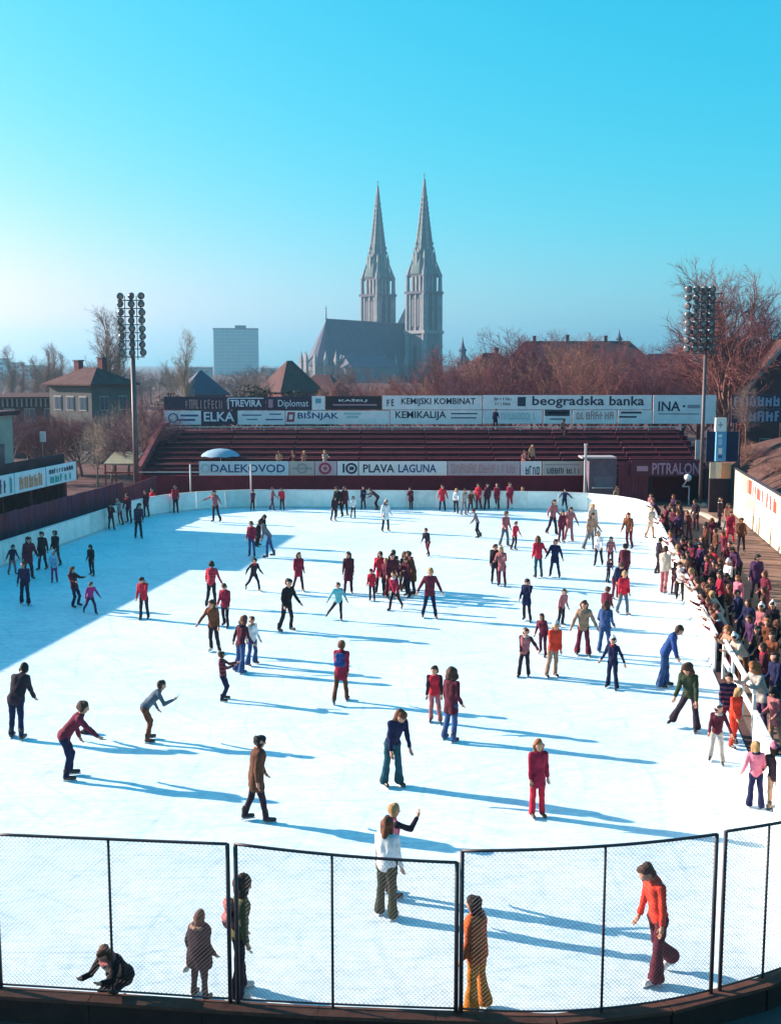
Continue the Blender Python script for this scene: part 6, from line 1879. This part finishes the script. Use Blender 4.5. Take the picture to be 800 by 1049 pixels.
# along the far boards
skater(221, 535, 502, 200, 'brown', 'rose', 'dark', 'arms', 'slim skater in rose top balancing with arms out')
skater(259, 523, 502, 180, 'black', 'navy', 'dark', 'still', 'small figure in navy at the far boards near the white pole')
skater(279, 523, 500, 120, 'brown', 'rose', 'purple', 'walk', 'person in rose top and purple trousers stepping right')
skater(289, 523, 500, 200, 'brown', 'red', 'dark', 'stand', 'person in red at the far boards beside purple trousers')
skater(342, 534, 509, 170, 'black', 'dark', 'dark', 'stand', 'child in dark clothes left of the dark far group')
skater(347, 530, 499, 190, 'brown', 'black', 'dark', 'stand', 'adult in black coat in the dark far group', coat='coat')
skater(353, 528, 499, 175, 'brown', 'maroon', 'black', 'stand', 'adult in maroon coat in the dark far group', coat='coat')
skater(362, 531, 509, 180, 'brown', 'white', 'dark', 'stand', 'child in white sweater right of the dark far group')
skater(372, 522, 499, 180, 'black', 'navy', 'black', 'still', 'figure in navy coat against the far boards', coat='coat')
skater(387, 523, 503, 240, 'black', 'dark', 'dark', 'bent', 'figure in dark clothes bending at the far boards')
skater(395, 545, 513, 185, 'brown', 'white', 'dark', 'stand', 'person in long white coat and dark trousers', coat='coat', hat='stone')
skater(421, 522, 500, 180, 'brown', 'maroon', 'maroon', 'hug', 'two-tone maroon figure hugging the far boards', coat='coat', body_w=1.2)
skater(453, 524, 497, 175, 'brown', 'red', 'navy', 'armsdown', 'person in red coat and navy trousers at the far boards', coat='coat')
skater(467, 526, 501, 185, 'blond', 'white', 'black', 'stand', 'person in white top and black trousers at the far boards')
skater(475, 528, 501, 175, 'brown', 'stone', 'grey', 'stand', 'person in pale grey top and grey trousers at the far boards')
skater(482, 526, 503, 190, 'brown', 'brown', 'dark', 'stand', 'person in brown jacket at the far boards', coat='jacket')
skater(490, 522, 496, 180, 'brown', 'red', 'wine', 'still', 'tall person in red at the left of the red row', coat='coat')
skater(499, 522, 496, 180, 'black', 'maroon', 'dark', 'still', 'person in maroon in the red row at the far boards', coat='coat')
skater(509, 522, 496, 180, 'brown', 'crimson', 'maroon', 'still', 'person in deep red in the red row at the far boards', coat='coat')
skater(522, 522, 495, 180, 'brown', 'crimson', 'red', 'still', 'person in red trousers at the right of the red row', coat='jacket')
skater(535, 521, 500, 180, 'blond', 'rose', 'tan', 'still', 'person in rose top and tan trousers at the far boards')
skater(578, 523, 501, 190, 'black', 'navy', 'dark', 'arms', 'figure in navy with arms out at the far boards')
skater(566, 548, 512, 175, 'black', 'rose', 'dark', 'pockets', 'person in pale rose sweater and dark flares in the far right trio', flare=0.02)
skater(575, 556, 524, 180, 'brown', 'wine', 'maroon', 'stand', 'child in wine red in the far right trio', coat='jacket')
skater(583, 555, 520, 190, 'brown', 'rose', 'rose', 'armsdown', 'person in rosy coat and trousers in the far right trio', coat='coat', flare=0.02)
skater(607, 553, 511, 185, 'blond', 'cream', 'tan', 'stand', 'blond person in cream top behind the grey brown one')
skater(604, 564, 526, 175, 'brown', 'tan', 'grey', 'armsdown', 'person in tan top and grey flares', flare=0.03, long=True)
skater(613, 580, 545, 180, 'brown', 'white', 'dark', 'walk', 'child in white jacket and dark trousers', coat='jacket', hat='stone')
skater(625, 581, 551, 190, 'brown', 'rose', 'maroon', 'stand', 'child in rose top and maroon trousers beside the white jacket')
skater(644, 562, 520, 200, 'auburn', 'rust', 'maroon', 'glide', 'adult in rust jacket and maroon trousers gliding', coat='jacket', long=True)
skater(631, 525, 499, 180, 'brown', 'tan', 'grey', 'still', 'person in tan coat at the far right boards', coat='coat')
skater(639, 600, 559, 20, 'black', 'maroon', 'dark', 'stand', 'adult in maroon coat, back turned, right of centre', coat='coat', body_w=1.1)
skater(630, 614, 578, 150, 'brown', 'navy', 'wine', 'bow', 'child in navy top bending beside the maroon coat', coat='jacket')
skater(623, 597, 573, 160, 'brown', 'navy', 'dark', 'stand', 'small child in navy beside the maroon coat')
skater(638, 630, 586, 185, 'blond', 'red', 'slate', 'stand', 'child in red jacket and blue grey jeans', coat='jacket')
# by the right boards
skater(666, 552, 520, 120, 'blond', 'cream', 'tan', 'pockets', 'person in cream coat by the curve of the right boards', coat='coat')
skater(674, 588, 552, 60, 'black', 'dark', 'dark', 'stand', 'dark person facing the right boards behind the cream jacket', coat='jacket')
skater(680, 608, 560, 15, 'brown', 'cream', 'rose', 'still', 'adult in cream jacket and rose trousers, back turned', coat='jacket', long=False, flare=0.01)
skater(690, 609, 578, 30, 'brown', 'maroon', 'maroon', 'stand', 'child in maroon beside the cream jacket')
skater(696, 616, 577, 200, 'black', 'white', 'black', 'stand', 'child in white vest with black sleeves at the right boards', sleeves='black', coat='vest', long=False)
skater(717, 643, 603, 70, 'brown', 'brown', 'dark', 'elbow', 'person in brown jacket leaning on the right boards', coat='jacket', flare=0.02, jit=2)
# ------------------------------------------------------------------ spectators behind the right boards
SG = 'spectators crowding behind the right boards'
def spectator(u, vh, facing, hair, top, bottom, pose, label, H=1.66, **kw):
    p = ground(u, vh, H * 0.985)
    lim = right_x(p.y) + 0.42
    if p.x < lim and p.y < 68: p.x = lim
    return person((p.x, p.y, 0.0), H, facing, hair, top, bottom, pose, label, group=kw.pop('group', SG), **kw)
spectator(659, 511, 250, 'brown', 'purple', 'dark', 'elbow', 'spectator in purple at the far bend of the right boards')
spectator(667, 507, 240, 'brown', 'rose', 'maroon', 'stand', 'spectator in rose jacket at the far bend of the right boards', coat='jacket')
spectator(676, 526, 260, 'black', 'maroon', 'dark', 'elbow', 'spectator in maroon leaning where the right boards straighten', coat='jacket')
spectator(683, 519, 265, 'brown', 'wine', 'dark', 'stand', 'spectator in wine red coat near the concrete kerb', coat='coat')
spectator(691, 521, 255, 'brown', 'maroon', 'maroon', 'stand', 'spectator in all maroon near the concrete kerb', coat='coat')
spectator(686, 543, 280, 'brown', 'blue', 'navy', 'elbow', 'spectator in bright blue jacket leaning on the right boards', coat='jacket')
spectator(695, 546, 265, 'ginger', 'rose', 'dark', 'elbow', 'ginger spectator in rose beside the bright blue jacket')
spectator(703, 549, 260, 'black', 'maroon', 'dark', 'stand', 'black haired spectator in maroon behind the front row', coat='jacket')
spectator(698, 557, 270, 'blond', 'cream', 'dark', 'elbow', 'blond spectator in cream leaning on the right boards', coat='jacket')
spectator(711, 556, 260, 'brown', 'wine', 'maroon', 'stand', 'spectator in wine red jacket in the second row', coat='jacket')
spectator(702, 566, 275, 'brown', 'tan', 'brown', 'elbow', 'spectator in tan jacket leaning on the right boards', coat='jacket')
spectator(719, 558, 250, 'black', 'purple', 'dark', 'stand', 'spectator in purple coat in the second row', coat='coat')
spectator(732, 562, 240, 'brown', 'red', 'dark', 'stand', 'spectator in bright red jacket at the back of the crowd', coat='jacket')
spectator(710, 575, 270, 'auburn', 'maroon', 'brown', 'elbow', 'auburn spectator in maroon leaning on the right boards')
spectator(725, 571, 260, 'brown', 'wine', 'dark', 'stand', 'spectator in wine red top in the thick of the crowd')
spectator(716, 583, 275, 'blond', 'rose', 'maroon', 'elbow', 'blond spectator in rose leaning on the right boards')
spectator(733, 576, 250, 'black', 'dark', 'dark', 'stand', 'spectator in dark coat in the thick of the crowd', coat='coat')
spectator(719, 593, 270, 'brown', 'tan', 'dark', 'elbow', 'spectator in tan top leaning next to the brown jacketed skater')
spectator(732, 594, 260, 'auburn', 'purple', 'maroon', 'stand', 'auburn spectator in purple behind the boards')
spectator(747, 575, 230, 'brown', 'white', 'black', 'stand', 'spectator with white hat and white top over black trousers', hat='white', coat='vest', sleeves='white')
spectator(757, 592, 250, 'ginger', 'pink', 'wine', 'stand', 'ginger spectator in pink jacket', coat='jacket')
spectator(747, 556, 200, 'black', 'maroon', 'dark', 'stand', 'tall spectator in dark maroon below the red coat', coat='coat')
spectator(739, 606, 275, 'blond', 'cream', 'grey', 'elbow', 'spectator in cream striped jacket bending over the boards end', coat='jacket', long=True)
spectator(743, 620, 275, 'brown', 'stone', 'dark', 'elbow', 'spectator in pale grey jacket at the boards end', coat='jacket')
spectator(759, 606, 255, 'black', 'navy', 'navy', 'stand', 'spectator in large navy coat near the boards end', coat='coat', body_w=1.25)
spectator(767, 616, 240, 'brown', 'navy', 'dark', 'pockets', 'spectator in navy jacket and dark trousers near the boards end', coat='jacket')
spectator(753, 641, 260, 'ginger', 'tan', 'brown', 'elbow', 'ginger spectator in tan jacket above the white handrail', coat='jacket', long='big')
spectator(762, 647, 265, 'brown', 'cream', 'brown', 'elbow', 'spectator with white hat and cream jacket above the white handrail', hat='white', coat='jacket')
spectator(778, 644, 250, 'black', 'black', 'navy', 'stand', 'spectator in black coat beside the handrail', coat='coat')
spectator(781, 621, 240, 'brown', 'rose', 'maroon', 'stand', 'spectator with white hat and rose jacket', hat='white', coat='jacket')
spectator(792, 618, 230, 'brown', 'dark', 'dark', 'stand', 'spectator with white hat and dark coat', hat='white', coat='coat')
spectator(787, 636, 245, 'ginger', 'rust', 'brown', 'pockets', 'ginger spectator in rust coat', coat='coat')
spectator(793, 650, 250, 'brown', 'rust', 'maroon', 'stand', 'brown haired spectator in rust jacket', coat='jacket')
spectator(785, 662, 255, 'brown', 'maroon', 'dark', 'stand', 'spectator in maroon coat behind the gate gap', coat='coat')
spectator(796, 672, 250, 'black', 'navy', 'dark', 'stand', 'spectator in navy coat behind the gate gap', coat='coat')
spectator(772, 632, 245, 'brown', 'purple', 'navy', 'stand', 'spectator in purple jacket between navy and black coats', coat='jacket')
spectator(740, 588, 245, 'brown', 'crimson', 'dark', 'stand', 'spectator in deep red jacket between white hat and purple', coat='jacket')
spectator(725, 606, 265, 'black', 'maroon', 'black', 'elbow', 'spectator in maroon and black leaning near the boards end')
gs = random.Random(21)
for k_ in range(42):
    yy = 34.5 + (k_ % 28) * 1.24 + gs.uniform(-0.4, 0.4)
    xx = right_x(yy) + (gs.uniform(0.9, 2.9) if k_ < 28 else 0.5)
    hr_, tp_, bt_ = gs.choice(['black', 'brown', 'auburn']), gs.choice(['dark', 'maroon', 'black', 'wine', 'purple', 'brown']), gs.choice(['dark', 'black', 'maroon'])
    ct_ = gs.choice(['jacket', 'coat'])
    person((xx, yy, 0.0), gs.uniform(1.5, 1.78), 270 + gs.uniform(-50, 50), hr_, tp_, bt_, gs.choice(['stand', 'pockets', 'bow']) if k_ < 28 else 'elbow',
           '%s haired spectator in %s %s and %s trousers %s' % (hr_, cn(tp_), ct_, cn(bt_), 'deep in the crowd' if k_ < 28 else 'leaning on the boards'), group=SG, coat=ct_)
WG = 'people on the right walkway'
spectator(738, 511, 100, 'black', 'dark', 'dark', 'still', 'tall person in dark coat on the walkway by the gateway', 1.8, coat='coat', group=WG)
spectator(745, 517, 160, 'brown', 'tan', 'grey', 'stand', 'person in tan top on the walkway', 1.7, group=WG)
spectator(749, 525, 190, 'brown', 'crimson', 'red', 'stand', 'person in long deep red coat on the walkway', 1.7, coat='long', group=WG, body_w=1.1)
spectator(760, 532, 200, 'black', 'brown', 'dark', 'pockets', 'person in brown jacket beside the advertising wall', 1.75, coat='jacket', group=WG)
spectator(776, 570, 190, 'black', 'purple', 'dark', 'still', 'large person in dark purple coat beside the advertising wall', 1.85, coat='coat', group=WG, body_w=1.15)
# ------------------------------------------------------------------ people in the stand
def in_stand(u, row, facing, hair, top, bottom, pose, label, H=1.65, **kw):
    Y = 80.0 + RUN * row + (0.62 if pose == 'sit' else 0.3)
    zt = 2.15 + RISE * row if row < ROWS else 4.32
    x = at(u, 460, Y).x
    if pose == 'sit':
        zt = 2.15 + RISE * row - 0.12
    return person((x, Y - (0.1 if pose == 'sit' else 0), zt), H, facing, hair, top, bottom, pose, label, group='people in the grandstand', **kw)
in_stand(507, 7, 180, 'black', 'navy', 'dark', 'stand', 'person in navy standing before the advertising boards in the stand', 1.65, coat='coat')
in_stand(575, 6, 150, 'black', 'dark', 'dark', 'sit', 'person in dark clothes sitting in the top row')
in_stand(286, 0, 180, 'brown', 'tan', 'maroon', 'sit', 'person in tan sitting above the grey oval emblem')
in_stand(301, 0, 180, 'brown', 'maroon', 'dark', 'sit', 'person in maroon sitting in the lowest row')
in_stand(311, 0, 180, 'blond', 'rose', 'dark', 'sit', 'blond person in rose sitting in the lowest row')
in_stand(333, 0, 180, 'blond', 'cream', 'dark', 'sit', 'person in cream sitting above the red star emblem')
in_stand(536, 0, 180, 'brown', 'rose', 'maroon', 'sit', 'person in rose sitting above the short word board')
in_stand(545, 0, 180, 'blond', 'tan', 'dark', 'stand', 'person in tan standing in the lowest row', 1.6)

# dark cap lying on the ice
p = ground(89, 752)
V, F = blob([((0, 0, 0.09), (0.05, 0.02, 0.10), 0.10, 0.09), ((0.10, 0.0, 0.05), (0.24, -0.03, 0.035), 0.04, 0.025), ((-0.12, 0, 0.05), (0.05, 0.08, 0.04), 0.05, 0.05)], 0.018, 0.05, 0.006, 1)
cap = thing('cap', 'dark crumpled cap lying on the ice beside a bending skater', 'cap', (p.x, p.y, 0.0))
child('crown', np_mesh('crown', V, F, cloth('dark')), cap)
